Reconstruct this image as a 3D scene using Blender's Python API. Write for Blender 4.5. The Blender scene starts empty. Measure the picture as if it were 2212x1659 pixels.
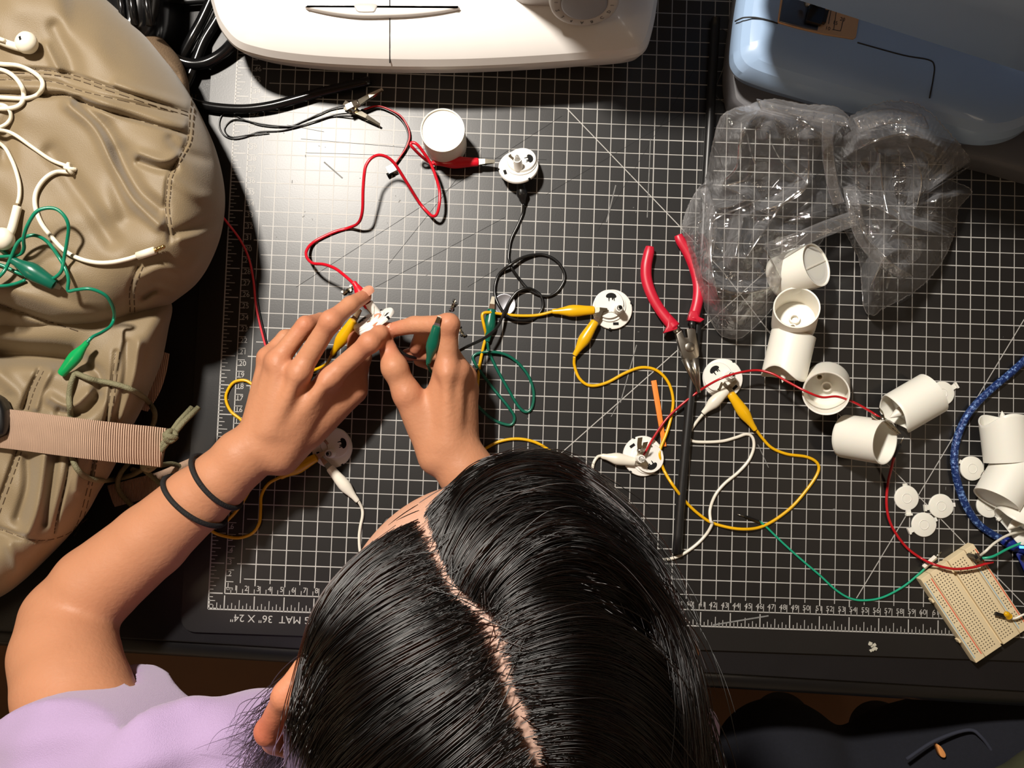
import bpy, bmesh, math, random
import numpy as np
from mathutils import Vector, Matrix, Euler
C = bpy.context.scene.collection
rng = np.random.default_rng(7); random.seed(7)
# ---------------------------------------------------------------- camera (solved from the ruler printed on the mat; origin = ruler zero)
F_PX = 1780.0
CAM = np.array([0.2362, 0.1524, 0.7118]); CAM_ROT = tuple(math.radians(a) for a in (2.808, -0.276, 2.043))
cd = bpy.data.cameras.new('camera'); cam = bpy.data.objects.new('camera', cd); C.objects.link(cam)
cam.location = CAM; cam.rotation_euler = CAM_ROT
cd.sensor_fit = 'HORIZONTAL'; cd.sensor_width = 36; cd.lens = 36 * F_PX / 2212; cd.clip_start = .01; cd.clip_end = 30
bpy.context.scene.camera = cam
RC = np.array(Euler(CAM_ROT).to_matrix())
# ---------------------------------------------------------------- world, lamps, exposure
sc = bpy.context.scene
sc.view_settings.view_transform = 'Standard'; sc.view_settings.look = 'None'; sc.view_settings.gamma = 1
sc.view_settings.use_curve_mapping = False; sc.view_settings.exposure = 0.0
w = bpy.data.worlds.new('room'); sc.world = w; w.use_nodes = True
w.node_tree.nodes['Background'].inputs[0].default_value = (1, .86, .72, 1); w.node_tree.nodes['Background'].inputs[1].default_value = .04
def lamp(name, loc, aim, size, power, col, shape='DISK'):
    l = bpy.data.lights.new(name, 'AREA'); l.shape = shape; l.size = size; l.energy = power; l.color = col
    o = bpy.data.objects.new(name, l); C.objects.link(o); o.location = loc
    o.rotation_euler = (Vector(aim) - Vector(loc)).to_track_quat('-Z', 'Y').to_euler(); return o
lamp('desk_lamp', (-.21, .80, 1.22), (.12, .28, 0), .12, 31.0, (1, .93, .84))
lamp('room_lamp', (-.70, -.10, 1.05), (.1, .1, 0), .3, 1.5, (1, .74, .47))
lamp('room_lamp_far', (1.3, .1, 1.7), (.4, .1, 0), .3, .9, (1, .80, .58))
# ---------------------------------------------------------------- helpers
def ray(px, py):
    d = RC @ np.array([(px - 1106) / F_PX, -(py - 829.5) / F_PX, -1.0]); return d
def P(px, py, z=0.0):            # the point of the room at height z that the photograph shows at (px, py)
    d = ray(px, py); return CAM + d * ((z - CAM[2]) / d[2])
def S(r, g, b):
    f = lambda c: (c / 255 / 12.92) if c / 255 <= .04045 else ((c / 255 + .055) / 1.055) ** 2.4
    return (f(r), f(g), f(b), 1)
def nrm(v): v = np.asarray(v, float); return v / (np.linalg.norm(v) + 1e-12)
MATS = {}; GL = 'alligator clip leads'; mm = .001
def material(name, col, rough=.5, metal=0, var=.12, scale=60, bump=0, bscale=300, sss=0, spec=.5, trans=0, coat=0, sheen=0, alpha=None, ior=1.5, flush=None, wave=None, emit=0, col2=None, pale=None):
    m = bpy.data.materials.new(name); m.use_nodes = True; nt = m.node_tree; b = nt.nodes['Principled BSDF']; L = nt.links
    tc = nt.nodes.new('ShaderNodeTexCoord')
    n = nt.nodes.new('ShaderNodeTexNoise'); n.inputs['Scale'].default_value = scale; n.inputs['Detail'].default_value = 4
    L.new(tc.outputs['Object'], n.inputs['Vector'])
    mx = nt.nodes.new('ShaderNodeMix'); mx.data_type = 'RGBA'
    mx.inputs[6].default_value = tuple(c * (1 - var) for c in col[:3]) + (1,); mx.inputs[7].default_value = tuple(min(1, c * (1 + var)) for c in col[:3]) + (1,)
    L.new(n.outputs['Fac'], mx.inputs[0]); out = mx.outputs[2]
    if col2:
        mx.inputs[6].default_value = col; mx.inputs[7].default_value = col2; rg = nt.nodes.new('ShaderNodeMapRange'); rg.inputs[1].default_value = .52; rg.inputs[2].default_value = .66
        L.new(n.outputs['Fac'], rg.inputs[0]); L.new(rg.outputs[0], mx.inputs[0])
    if pale:
        at = nt.nodes.new('ShaderNodeAttribute'); at.attribute_name = 'pale'
        m3 = nt.nodes.new('ShaderNodeMix'); m3.data_type = 'RGBA'; L.new(at.outputs['Fac'], m3.inputs[0]); L.new(out, m3.inputs[6]); m3.inputs[7].default_value = pale; out = m3.outputs[2]
    if flush:
        at = nt.nodes.new('ShaderNodeAttribute'); at.attribute_name = 'flush'
        m2 = nt.nodes.new('ShaderNodeMix'); m2.data_type = 'RGBA'; L.new(at.outputs['Fac'], m2.inputs[0]); L.new(out, m2.inputs[6]); m2.inputs[7].default_value = flush; out = m2.outputs[2]
    L.new(out, b.inputs['Base Color'])
    b.inputs['Roughness'].default_value = rough; b.inputs['Metallic'].default_value = metal; b.inputs['IOR'].default_value = ior
    b.inputs['Specular IOR Level'].default_value = spec; b.inputs['Transmission Weight'].default_value = trans
    b.inputs['Coat Weight'].default_value = coat; b.inputs['Sheen Weight'].default_value = sheen
    if sss:
        b.inputs['Subsurface Weight'].default_value = sss; b.inputs['Subsurface Scale'].default_value = .006; b.inputs['Subsurface Radius'].default_value = (1, .35, .18)
    if alpha is not None: b.inputs['Alpha'].default_value = alpha
    if emit: b.inputs['Emission Color'].default_value = col; b.inputs['Emission Strength'].default_value = emit
    if bump:
        if wave:
            t = nt.nodes.new('ShaderNodeTexWave'); t.inputs['Scale'].default_value = bscale; t.bands_direction = wave; h = t.outputs['Fac']
        else:
            t = nt.nodes.new('ShaderNodeTexNoise'); t.inputs['Scale'].default_value = bscale; t.inputs['Detail'].default_value = 3; h = t.outputs['Fac']
        L.new(tc.outputs['Object'], t.inputs['Vector'])
        bp = nt.nodes.new('ShaderNodeBump'); bp.inputs['Strength'].default_value = bump; bp.inputs['Distance'].default_value = .001
        L.new(h, bp.inputs['Height']); L.new(bp.outputs[0], b.inputs['Normal'])
    MATS[name] = m; return m
def mesh(name, v, f, mat, parent=None, smooth=True, sharp=None):
    me = bpy.data.meshes.new(name)
    v = np.asarray(v, float)
    if isinstance(f, np.ndarray):
        k = f.shape[1]; me.vertices.add(len(v)); me.vertices.foreach_set('co', v.astype(np.float32).ravel())
        me.loops.add(f.size); me.loops.foreach_set('vertex_index', f.astype(np.int32).ravel())
        me.polygons.add(len(f)); me.polygons.foreach_set('loop_start', np.arange(0, f.size, k, dtype=np.int32)); me.update(calc_edges=True)
    else:
        me.from_pydata([tuple(x) for x in v], [], f)
    me.polygons.foreach_set('use_smooth', [smooth] * len(me.polygons))
    if sharp: me.set_sharp_from_angle(angle=math.radians(sharp))
    me.materials.append(mat)
    o = bpy.data.objects.new(name, me); C.objects.link(o); o.parent = parent; return o
class MB:                                   # collects shapes into one mesh
    def __init__(s): s.v = []; s.f = []
    def add(s, v, f):
        o = len(s.v); s.v += [tuple(x) for x in v]; s.f += [tuple(int(i) + o for i in q) for q in f]; return s
    def build(s, name, mat, parent=None, smooth=True, sharp=35): return mesh(name, s.v, s.f, mat, parent, smooth, sharp)
def empty(name, loc=(0, 0, 0)):
    o = bpy.data.objects.new(name, None); C.objects.link(o); o.location = tuple(loc); o.empty_display_size = .01; return o
def tag(o, label, cat, group=None):
    o['label'] = label; o['category'] = cat
    if group: o['group'] = group
    return o
def copy_tree(o, parent=None):
    c = o.copy(); C.objects.link(c); c.parent = parent
    for ch in [x for x in bpy.data.objects if x.parent == o]: copy_tree(ch, c)
    return c
def catmull(pts, n=8, closed=False):
    p = np.asarray(pts, float); m = len(p); out = []
    if closed: ext = np.vstack([p[-1], p, p[0], p[1]]); segs = m
    else: ext = np.vstack([2 * p[0] - p[1], p, 2 * p[-1] - p[-2]]); segs = m - 1
    t = np.linspace(0, 1, n, endpoint=False)[:, None]
    for i in range(segs):
        a, b, c, d = ext[i:i + 4]
        out.append(.5 * ((2 * b) + (c - a) * t + (2 * a - 5 * b + 4 * c - d) * t ** 2 + (3 * b - a - 3 * c + d) * t ** 3))
    out = np.vstack(out)
    return out if closed else np.vstack([out, p[-1]])
def tube(path, r, sides=8, flat=1.0, cap=True, up=None):     # path (n,3), r scalar or (n,)
    p = np.asarray(path, float); n = len(p); r = np.broadcast_to(np.asarray(r, float), (n,))
    t = np.gradient(p, axis=0); t /= np.linalg.norm(t, axis=1)[:, None] + 1e-12
    u = np.array(up if up is not None else (0, 0, 1.0)); u = u - t[0] * (u @ t[0])
    if np.linalg.norm(u) < 1e-3: u = np.array([1.0, 0, 0]) - t[0] * t[0][0]
    u = nrm(u); V = []; a = np.linspace(0, 2 * np.pi, sides, endpoint=False)
    for i in range(n):
        u = nrm(u - t[i] * (u @ t[i])); b = np.cross(t[i], u)
        V.append(p[i] + r[i] * (np.cos(a)[:, None] * b + flat * np.sin(a)[:, None] * u))
    V = np.vstack(V); Fc = []
    for i in range(n - 1):
        for j in range(sides):
            k = (j + 1) % sides; Fc.append((i * sides + j, i * sides + k, (i + 1) * sides + k, (i + 1) * sides + j))
    if cap: Fc.append(tuple(range(sides - 1, -1, -1))); Fc.append(tuple((n - 1) * sides + j for j in range(sides)))
    return V, Fc
def W(pts, z=1.3, n=8):                      # wire path: (px, py[, height in mm]) -> smooth 3D path
    return catmull([P(q[0], q[1], (q[2] if len(q) > 2 else z) / 1000) for q in pts], n)
def wire(name, pts, r, mat, parent=None, z=1.3, sides=8, n=8):
    v, f = tube(W(pts, z, n), r / 1000, sides); return mesh(name, v, f, mat, parent)
def lathe(prof, seg=32, ang=2 * np.pi):
    prof = np.asarray(prof, float); n = len(prof); a = np.linspace(0, 2 * np.pi, seg, endpoint=False)
    V = np.stack([np.outer(prof[:, 0], np.cos(a)), np.outer(prof[:, 0], np.sin(a)), np.repeat(prof[:, 1][:, None], seg, 1)], -1).reshape(-1, 3)
    Fc = [(i * seg + j, i * seg + (j + 1) % seg, (i + 1) * seg + (j + 1) % seg, (i + 1) * seg + j) for i in range(n - 1) for j in range(seg)]
    if prof[0, 0] > 1e-6: Fc.append(tuple(range(seg - 1, -1, -1)))
    if prof[-1, 0] > 1e-6: Fc.append(tuple((n - 1) * seg + j for j in range(seg)))
    return V, Fc
def lathe_open(prof, seg=32):
    v, f = lathe(prof, seg); return v, [q for q in f if len(q) == 4]
def prism(poly, z0, z1):
    n = len(poly); V = [(x, y, z0) for x, y in poly] + [(x, y, z1) for x, y in poly]
    a = sum(poly[i][0] * poly[(i + 1) % n][1] - poly[(i + 1) % n][0] * poly[i][1] for i in range(n))
    Fc = [tuple(range(n - 1, -1, -1)), tuple(range(n, 2 * n))] + [(i, (i + 1) % n, n + (i + 1) % n, n + i) for i in range(n)]
    return V, (Fc if a > 0 else [q[::-1] for q in Fc])
def slab(poly, z0, z1, r):                   # prism with a rounded top edge
    poly = np.asarray(poly, float); V, Fc = [], []; n = len(poly)
    rings = [(0, z0), (0, z1 - r)] + [(r * (1 - math.cos(t)), z1 - r + r * math.sin(t)) for t in (.5, 1.0, math.pi / 2)]
    return loft([np.c_[inset(poly, d), np.full(n, z)] for d, z in rings])
def inset(poly, d):
    p = np.asarray(poly, float); a = .5 * np.sum(p[:, 0] * np.roll(p[:, 1], -1) - np.roll(p[:, 0], -1) * p[:, 1])
    e = np.roll(p, -1, 0) - p; e /= np.linalg.norm(e, axis=1)[:, None] + 1e-12; nn = np.c_[-e[:, 1], e[:, 0]] * np.sign(a)
    m = nn + np.roll(nn, 1, 0); l = np.linalg.norm(m, axis=1)[:, None]; m = m / (l + 1e-9); c = np.clip((m * nn).sum(1), .5, 1)[:, None]
    return p + m * d / c
def shrink(poly, d):
    p = np.asarray(poly, float); c = (p.max(0) + p.min(0)) / 2; h = (p.max(0) - p.min(0)) / 2
    return c + (p - c) * (1 - d / h)
def loft(rings, cap=True):
    R = [np.asarray(r, float) for r in rings]; n = len(R[0]); V = np.vstack(R); Fc = []
    for i in range(len(R) - 1):
        for j in range(n):
            k = (j + 1) % n; Fc.append((i * n + j, i * n + k, (i + 1) * n + k, (i + 1) * n + j))
    p = R[0]; a = np.sum(p[:, 0] * np.roll(p[:, 1], -1) - np.roll(p[:, 0], -1) * p[:, 1])
    if cap: Fc += [tuple(range(n - 1, -1, -1)), tuple((len(R) - 1) * n + j for j in range(n))]
    return V, (Fc if a > 0 else [q[::-1] for q in Fc])
def boxv(c, s, rot=0):
    c = np.asarray(c, float); x, y, z = np.asarray(s) / 2
    V = np.array([(-x, -y, -z), (x, -y, -z), (x, y, -z), (-x, y, -z), (-x, -y, z), (x, -y, z), (x, y, z), (-x, y, z)])
    cr, sr = math.cos(rot), math.sin(rot); V = V @ np.array([[cr, sr, 0], [-sr, cr, 0], [0, 0, 1]])
    return V + c, [(3, 2, 1, 0), (4, 5, 6, 7), (0, 1, 5, 4), (1, 2, 6, 5), (2, 3, 7, 6), (3, 0, 4, 7)]
def frame(o, z, x=(1, 0, 0)):                # matrix with local z along z
    z = nrm(z); x = np.asarray(x, float); x = nrm(x - z * (x @ z)); y = np.cross(z, x)
    M = Matrix.Identity(4)
    for i in range(3): M[i][0], M[i][1], M[i][2], M[i][3] = x[i], y[i], z[i], o[i]
    return M
def app(M, v): M = np.array(M); return np.asarray(v) @ M[:3, :3].T + M[:3, 3]
# ---- signed distance bodies, meshed by surface nets: one continuous skin
class Body:
    def __init__(s): s.pr = []
    def cone(s, a, b, ra, rb, k=.008): s.pr.append(('c', np.asarray(a, float), np.asarray(b, float), ra, rb, k)); return s
    def chain(s, pts, rs, k=.004):
        for i in range(len(pts) - 1): s.cone(pts[i], pts[i + 1], rs[i], rs[i + 1], k)
        return s
    def ell(s, c, r, R=None, k=.01): s.pr.append(('e', np.asarray(c, float), np.asarray(r, float), np.eye(3) if R is None else np.asarray(R, float), max(r), k)); return s
    def ev(s, p, act):
        d = None
        for i in act:
            q = s.pr[i]
            if q[0] == 'c':
                ab = q[2] - q[1]; pa = p - q[1]; t = np.clip(pa @ ab / (ab @ ab + 1e-12), 0, 1)
                x = np.linalg.norm(pa - t[..., None] * ab, axis=-1) - (q[3] + (q[4] - q[3]) * t)
            else:
                l = (p - q[1]) @ q[3]; k0 = np.linalg.norm(l / q[2], axis=-1); k1 = np.linalg.norm(l / q[2] ** 2, axis=-1) + 1e-9; x = k0 * (k0 - 1) / k1
            if d is None: d = x
            else:
                k = q[5]; hh = np.maximum(k - np.abs(d - x), 0) / k; d = np.minimum(d, x) - hh * hh * k * .25
        return d
    def active(s, c, R):
        out = []
        for i, q in enumerate(s.pr):
            if q[0] == 'c':
                ab = q[2] - q[1]; t = np.clip((c - q[1]) @ ab / (ab @ ab + 1e-12), 0, 1); dd = np.linalg.norm(c - q[1] - t * ab) - max(q[3], q[4])
            else: dd = np.linalg.norm(c - q[1]) - q[4]
            if dd < R + q[5] + .004: out.append(i)
        return out
    def bounds(s):
        lo, hi = [], []
        for q in s.pr:
            if q[0] == 'c': r = max(q[3], q[4]); lo.append(np.minimum(q[1], q[2]) - r); hi.append(np.maximum(q[1], q[2]) + r)
            else: lo.append(q[1] - q[4]); hi.append(q[1] + q[4])
        return np.min(lo, 0) - .012, np.max(hi, 0) + .012
    def mesh(s, h, post=None, n=20):
        lo, hi = s.bounds(); dims = np.ceil((hi - lo) / h / n).astype(int); N = dims * n + 2
        ids, pos, quads = [], [], []; g = np.arange(n + 1)
        gid = lambda i, j, k: (i * N[1] + j) * N[2] + k
        for bi in range(dims[0]):
            for bj in range(dims[1]):
                for bk in range(dims[2]):
                    o = np.array([bi, bj, bk]) * n; c = lo + (o + n / 2) * h; act = s.active(c, n * h * .87)
                    if not act: continue
                    X, Y, Z = np.meshgrid(*[lo[a] + (o[a] + g) * h for a in range(3)], indexing='ij'); p = np.stack([X, Y, Z], -1)
                    d = s.ev(p, act)
                    if post is not None: d = post(p, d)
                    if d.min() > 0 or d.max() < 0: continue
                    ins = d < 0
                    sm = sum(ins[a:a + n, b:b + n, e:e + n].astype(int) for a in (0, 1) for b in (0, 1) for e in (0, 1))
                    cm = (sm > 0) & (sm < 8); I = np.argwhere(cm)
                    acc = np.zeros((len(I), 3)); cnt = np.zeros(len(I))
                    co = [(a, b, e) for a in (0, 1) for b in (0, 1) for e in (0, 1)]
                    for A in co:
                        for ax in range(3):
                            if A[ax]: continue
                            B = list(A); B[ax] = 1
                            d0 = d[I[:, 0] + A[0], I[:, 1] + A[1], I[:, 2] + A[2]]; d1 = d[I[:, 0] + B[0], I[:, 1] + B[1], I[:, 2] + B[2]]
                            x = (d0 < 0) != (d1 < 0); t = np.where(x, d0 / np.where(x, d0 - d1, 1), 0); q = I + np.array(A, float); q[:, ax] += t
                            acc[x] += q[x]; cnt[x] += 1
                    ids.append(gid(I[:, 0] + o[0], I[:, 1] + o[1], I[:, 2] + o[2])); pos.append(lo + (acc / cnt[:, None] + o) * h)
                    for ax in range(3):
                        sl0 = [slice(0, n)] * 3; sl1 = list(sl0); sl1[ax] = slice(1, n + 1)
                        a0 = ins[tuple(sl0)]; a1 = ins[tuple(sl1)]; E = np.argwhere(a0 != a1)
                        if not len(E): continue
                        fl = a0[E[:, 0], E[:, 1], E[:, 2]]; E = E + o; u, v = [(1, 2), (2, 0), (0, 1)][ax]; qs = []
                        for du, dv in ((-1, -1), (0, -1), (0, 0), (-1, 0)):
                            K = E.copy(); K[:, u] += du; K[:, v] += dv; qs.append(gid(K[:, 0], K[:, 1], K[:, 2]))
                        qs = np.stack(qs, 1); qs[~fl] = qs[~fl][:, ::-1]; quads.append(qs)
        ids = np.concatenate(ids); pos = np.concatenate(pos); quads = np.concatenate(quads)
        od = np.argsort(ids); ids = ids[od]; pos = pos[od]; ix = np.minimum(np.searchsorted(ids, quads), len(ids) - 1); ok = (ids[ix] == quads).all(1)
        return pos, ix[ok]
def relax(v, f, it=2):
    for _ in range(it):
        s = np.zeros_like(v); c = np.zeros(len(v))
        for a in range(4):
            b = (a + 1) % 4; np.add.at(s, f[:, a], v[f[:, b]]); np.add.at(s, f[:, b], v[f[:, a]]); np.add.at(c, f[:, a], 1); np.add.at(c, f[:, b], 1)
        v = .5 * v + .5 * s / np.maximum(c, 1)[:, None]
    return v
GLY = {}
def glyphs(txt, size):                       # flat lettering as mesh data, lower left at 0
    if txt not in GLY:
        cu = bpy.data.curves.new('t', 'FONT'); cu.body = txt; cu.size = 1; cu.resolution_u = 3
        o = bpy.data.objects.new('t', cu); C.objects.link(o); bpy.context.view_layer.update()
        me = bpy.data.meshes.new_from_object(o.evaluated_get(bpy.context.evaluated_depsgraph_get()))
        v = np.array([x.co[:] for x in me.vertices]); f = [tuple(p.vertices) for p in me.polygons]; v[:, 0] -= v[:, 0].min()
        GLY[txt] = (v, f); bpy.data.objects.remove(o); bpy.data.curves.remove(cu); bpy.data.meshes.remove(me)
    v, f = GLY[txt]; return v * size, f
# ---------------------------------------------------------------- materials
M_mat = material('mat_vinyl', S(23, 22, 22), .37, var=.35, scale=14, bump=.02, bscale=700, spec=.6)
M_print = material('mat_print', S(172, 170, 166), .5, var=.18, scale=90)
M_scratch = material('knife_cut', S(14, 14, 14), .7)
M_scuff = material('scuff', S(120, 120, 118), .7, var=.5, scale=300)
M_table = material('table_laminate', S(24, 23, 25), .40, var=.2, scale=30, bump=.06, bscale=900)
M_edge = material('table_edge', S(18, 18, 19), .3)
M_metal = material('steel', S(170, 165, 155), .28, 1, var=.15, scale=200)
M_nick = material('nickel', S(205, 198, 180), .22, 1, var=.2, scale=400)
M_white = material('white_plastic', S(236, 233, 226), .38, var=.02, sss=.0)
M_shell = material('candle_plastic', S(238, 233, 222), .45, var=.02, sss=.15)
M_black = material('black_plastic', S(16, 16, 17), .35)
M_blackg = material('black_gloss', S(14, 14, 15), .18, var=.1)
M_hole = material('dark_hole', S(8, 8, 8), .9)
def vinyl(n, c): return material(n, c, .28, var=.06, spec=.55)
M_yel = vinyl('yellow_vinyl', S(226, 172, 12)); M_red = vinyl('red_vinyl', S(205, 18, 38)); M_grn = vinyl('green_vinyl', S(8, 122, 92))
M_grnd = vinyl('dark_green_vinyl', S(10, 92, 72)); M_blk = vinyl('black_vinyl', S(20, 20, 20)); M_wht = vinyl('white_vinyl', S(225, 220, 206))
M_teal = vinyl('teal_vinyl', S(30, 160, 122)); M_tail = vinyl('bright_green_vinyl', S(8, 150, 80)); M_dred = vinyl('wire_red', S(178, 22, 30)); M_pred = vinyl('pink_red_vinyl', S(214, 60, 70))
M_clear = material('clear_bulb', (1, 1, 1, 1), .05, trans=1, var=0)
# ---------------------------------------------------------------- room shell, floor and table
M_wall = material('wall_paint', S(196, 180, 158), .9, var=.03, scale=3)
for nm, c, s_ in (('wall_left', (-1.65, .2, .5), (.1, 3.6, 2.6)), ('wall_right', (2.25, .2, .5), (.1, 3.6, 2.6)), ('wall_back', (.3, 1.95, .5), (4.0, .1, 2.6)), ('wall_front', (.3, -1.55, .5), (4.0, .1, 2.6)), ('ceiling', (.3, .2, 1.85), (4.0, 3.6, .1))):
    v, f = boxv(c, s_); o = mesh(nm, v, f, M_wall, None, False); o['kind'] = 'structure'
m = material('floor_wood', S(96, 60, 30), .5, var=.3, scale=6, bump=.2, bscale=40)
v, f = boxv((.3, .2, -.78), (4.0, 3.6, .08)); o = mesh('floor', v, f, m, None, False); o['kind'] = 'structure'
def line_x(p, q, x): return p[1] + (q[1] - p[1]) * (x - p[0]) / (q[0] - p[0])
e0, e1 = P(20, 1367, -.003), P(2105, 1490, -.003)
xa, xb = -.75, 1.25
tp = [(xa, line_x(e0, e1, xa)), (xb, line_x(e0, e1, xb)), (xb, 1.05), (xa, 1.05)]
table = tag(empty('table', (.25, .5, -.74)), 'black laminate work table carrying the cutting mat and both sewing machines', 'table')
def under(o, par):
    o.parent = par; o.matrix_parent_inverse = Matrix.Translation(par.location).inverted(); return o
v, f = slab(tp, -.028, -.0032, .003); under(mesh('table_top', v, f, M_table, None, True, 30), table)
ev, ef = tube([(tp[0][0], tp[0][1] - .004, -.016), (tp[1][0], tp[1][1] - .004, -.016)], .011, 12, .9); under(mesh('edge_strip', ev, ef, M_edge), table)
for lx in (xa + .08, xb - .08):
    for ly in (.16, .97):
        v, f = tube([(lx, ly, -.74), (lx, ly, -.029)], .018, 12); under(mesh('leg', v, f, M_edge), table)
# ---------------------------------------------------------------- cutting mat (rulers start at the world origin)
I = .0254
mp = [(P(415, 1363)[0] * 0 - .035, -.0335), (.94, -.0335), (.94, .645), (-.035, .645)]
def rrect(x0, y0, x1, y1, r, n=5):
    out = []
    for cx, cy, a0 in ((x1 - r, y0 + r, -90), (x1 - r, y1 - r, 0), (x0 + r, y1 - r, 90), (x0 + r, y0 + r, 180)):
        for i in range(n + 1): a = math.radians(a0 + 90 * i / n); out.append((cx + r * math.cos(a), cy + r * math.sin(a)))
    return out
v, f = prism(rrect(-.036, -.0335, .945, .645, .012), -.003, 0)
cmat = tag(mesh('cutting_mat', v, f, M_mat, None, False), 'large black self healing cutting mat with white grid and rulers on the table', 'cutting mat')
Z = .00012
def strip(mb, a, b, wd, z=Z):
    a = np.array(a[:2], float); b = np.array(b[:2], float); t = nrm(b - a); n = np.array([-t[1], t[0]]) * wd / 2
    mb.add([(*(a - n), z), (*(b - n), z), (*(b + n), z), (*(a + n), z)], [(0, 1, 2, 3)])
g = MB()
for i in range(1, 72):
    full = i % 2 == 0; strip(g, (i * I / 2, (.27 if full else .36) * I), (i * I / 2, 24 * I), .0009 if full else .0007)
for j in range(1, 48):
    full = j % 2 == 0; strip(g, ((.36 if full else .62) * I, j * I / 2), (36 * I, j * I / 2), .0009 if full else .0007, Z + .00001)
for a, b in (((1225, 235), (1560, 585)), ((1205, 985), (1480, 742)), ((1480, 742), (1745, 505)), ((1850, 1292), (2212, 690)), ((1745, 826), (2212, 1306)), ((1560, 585), (1745, 826))):
    strip(g, P(*a), P(*b), .0008, Z + .00002)
g.build('printed_grid', M_print, cmat, False)['kind'] = 'stuff'
r = MB()
strip(r, (0, 0), (36 * I, 0), .0009); strip(r, (0, 0), (0, 24 * I), .0009); q = .0135
strip(r, (-q, -q), (37 * I, -q), .0011); strip(r, (-q, -q), (-q, 25 * I), .0011)
for i in range(-4, 37 * 8):
    L = .0118 if i % 8 == 0 else .0082 if i % 4 == 0 else .0056 if i % 2 == 0 else .0036
    x = i * I / 8
    if x > -q: strip(r, (x, -q), (x, -q + L), .0006 if i % 8 else .0009)
    if x > -q and i < 25 * 8: strip(r, (-q, x), (-q + L, x), .0006 if i % 8 else .0009)
for i in range(1, 182):
    x = i * .005; L = .0068 if i % 2 == 0 else .0038
    strip(r, (x, 0), (x, L if i % 2 == 0 else .0042), .0006)
    if i < 122: strip(r, (0, x), (L if i % 2 == 0 else .0042, x), .0006)
r.build('printed_ruler', M_print, cmat, False)['kind'] = 'stuff'
t = MB()
for i in range(1, 91):
    v, f = glyphs(str(i), .0063); wd = v[:, 0].max(); t.add(v + np.array([i * .01 - wd - .0006, .0028, Z + .00003]), f)
    if i <= 60: v, f = glyphs(str(i), .0063); t.add(v + np.array([.0021, i * .01 - .0052, Z + .00003]), f)
v, f = glyphs('cm', .0048); t.add(v + np.array([.0012, .0030, Z]), f)
v, f = glyphs('CUTTING MAT  36" X 24"', .0088); v = v * np.array([1.05, 1, 1]); wd = v[:, 0].max(); p0 = P(498, 1327)
t.add(np.c_[p0[0] + wd - v[:, 0], p0[1] - v[:, 1], np.full(len(v), Z)], f)
t.build('printed_lettering', M_print, cmat, False)['kind'] = 'stuff'
s = MB()
for a, b in (((640, 620), (1215, 250)), ((700, 680), (1090, 470)), ((1290, 500), (1500, 150)), ((840, 570), (1040, 320)), ((650, 300), (1010, 330)), ((620, 270), (700, 285)), ((660, 330), (1180, 345)), ((1180, 420), (1500, 230)), ((1010, 620), (1075, 580)), ((1880, 560), (2000, 420))):
    strip(s, P(*a), P(*b), .0003, Z + .00004)
s.build('knife_cut', M_scratch, cmat, False)['kind'] = 'stuff'
s = MB()
for i in range(46):
    x, y = random.choice([(random.uniform(560, 1000), random.uniform(260, 640)), (random.uniform(1050, 2200), random.uniform(300, 1380))]); a = random.uniform(0, 3.1); l = random.uniform(1, 7)
    strip(s, P(x, y), P(x + l * math.cos(a), y + l * math.sin(a)), random.uniform(.0002, .0009), Z + .00005)
for a, b, wd in (((1340, 870), (1375, 745), .0008), ((1320, 900), (1342, 860), .0006), ((1405, 300), (1398, 470), .0008), ((1330, 400), (1310, 480), .0010), ((700, 350), (740, 385), .0012), ((1540, 1350), (1660, 1330), .0012), ((1637, 960), (1660, 1010), .0006)):
    strip(s, P(*a), P(*b), wd, Z + .00005)
s.build('scuff_mark', M_scuff, cmat, False)['kind'] = 'stuff'
# ---------------------------------------------------------------- white sewing machine (bed, column and arm stand behind the frame's top edge)
def outl(pts, z, n=6, closed=True): return np.array([P(x, y, z)[:2] for x, y in catmull([q for q in pts], n, closed)[:, :2]])
M_bed = material('white_machine_plastic', S(226, 222, 218), .30, var=.02, coat=.2)
M_dial = material('dial_plastic', S(190, 186, 182), .35, var=.04); M_dialin = material('dial_center', S(150, 152, 158), .4, var=.05)
M_seam = material('seam_gap', S(40, 38, 36), .7)
wm = tag(empty('sewing_machine', (.15, .52, 0)), 'white sewing machine with stitch dial at the top of the mat', 'sewing machine')
kid = lambda n, vf, m, par, **k: under(mesh(n, vf[0], vf[1], m, None, **k), par)
bo = outl([(440, -330), (450, -150), (455, -20), (462, 22), (478, 66), (512, 106), (560, 124), (620, 135), (700, 143), (800, 148), (900, 150), (1000, 149), (1100, 145), (1200, 139), (1290, 132), (1360, 126), (1392, 112), (1408, 70), (1420, 0), (1432, -150), (1440, -330), (1200, -360), (900, -365), (650, -360)], .048)
zt = .070
prof = [(.020, .0005), (.012, .014), (.003, .034), (0, .048), (.0006, .052), (.004, .058), (.010, .0625), (.020, .066), (.036, .069), (.052, zt)]
kid('bed', loft([np.c_[shrink(bo, d), np.full(len(bo), z)] for d, z in prof]), M_bed, wm, sharp=20)
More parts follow.
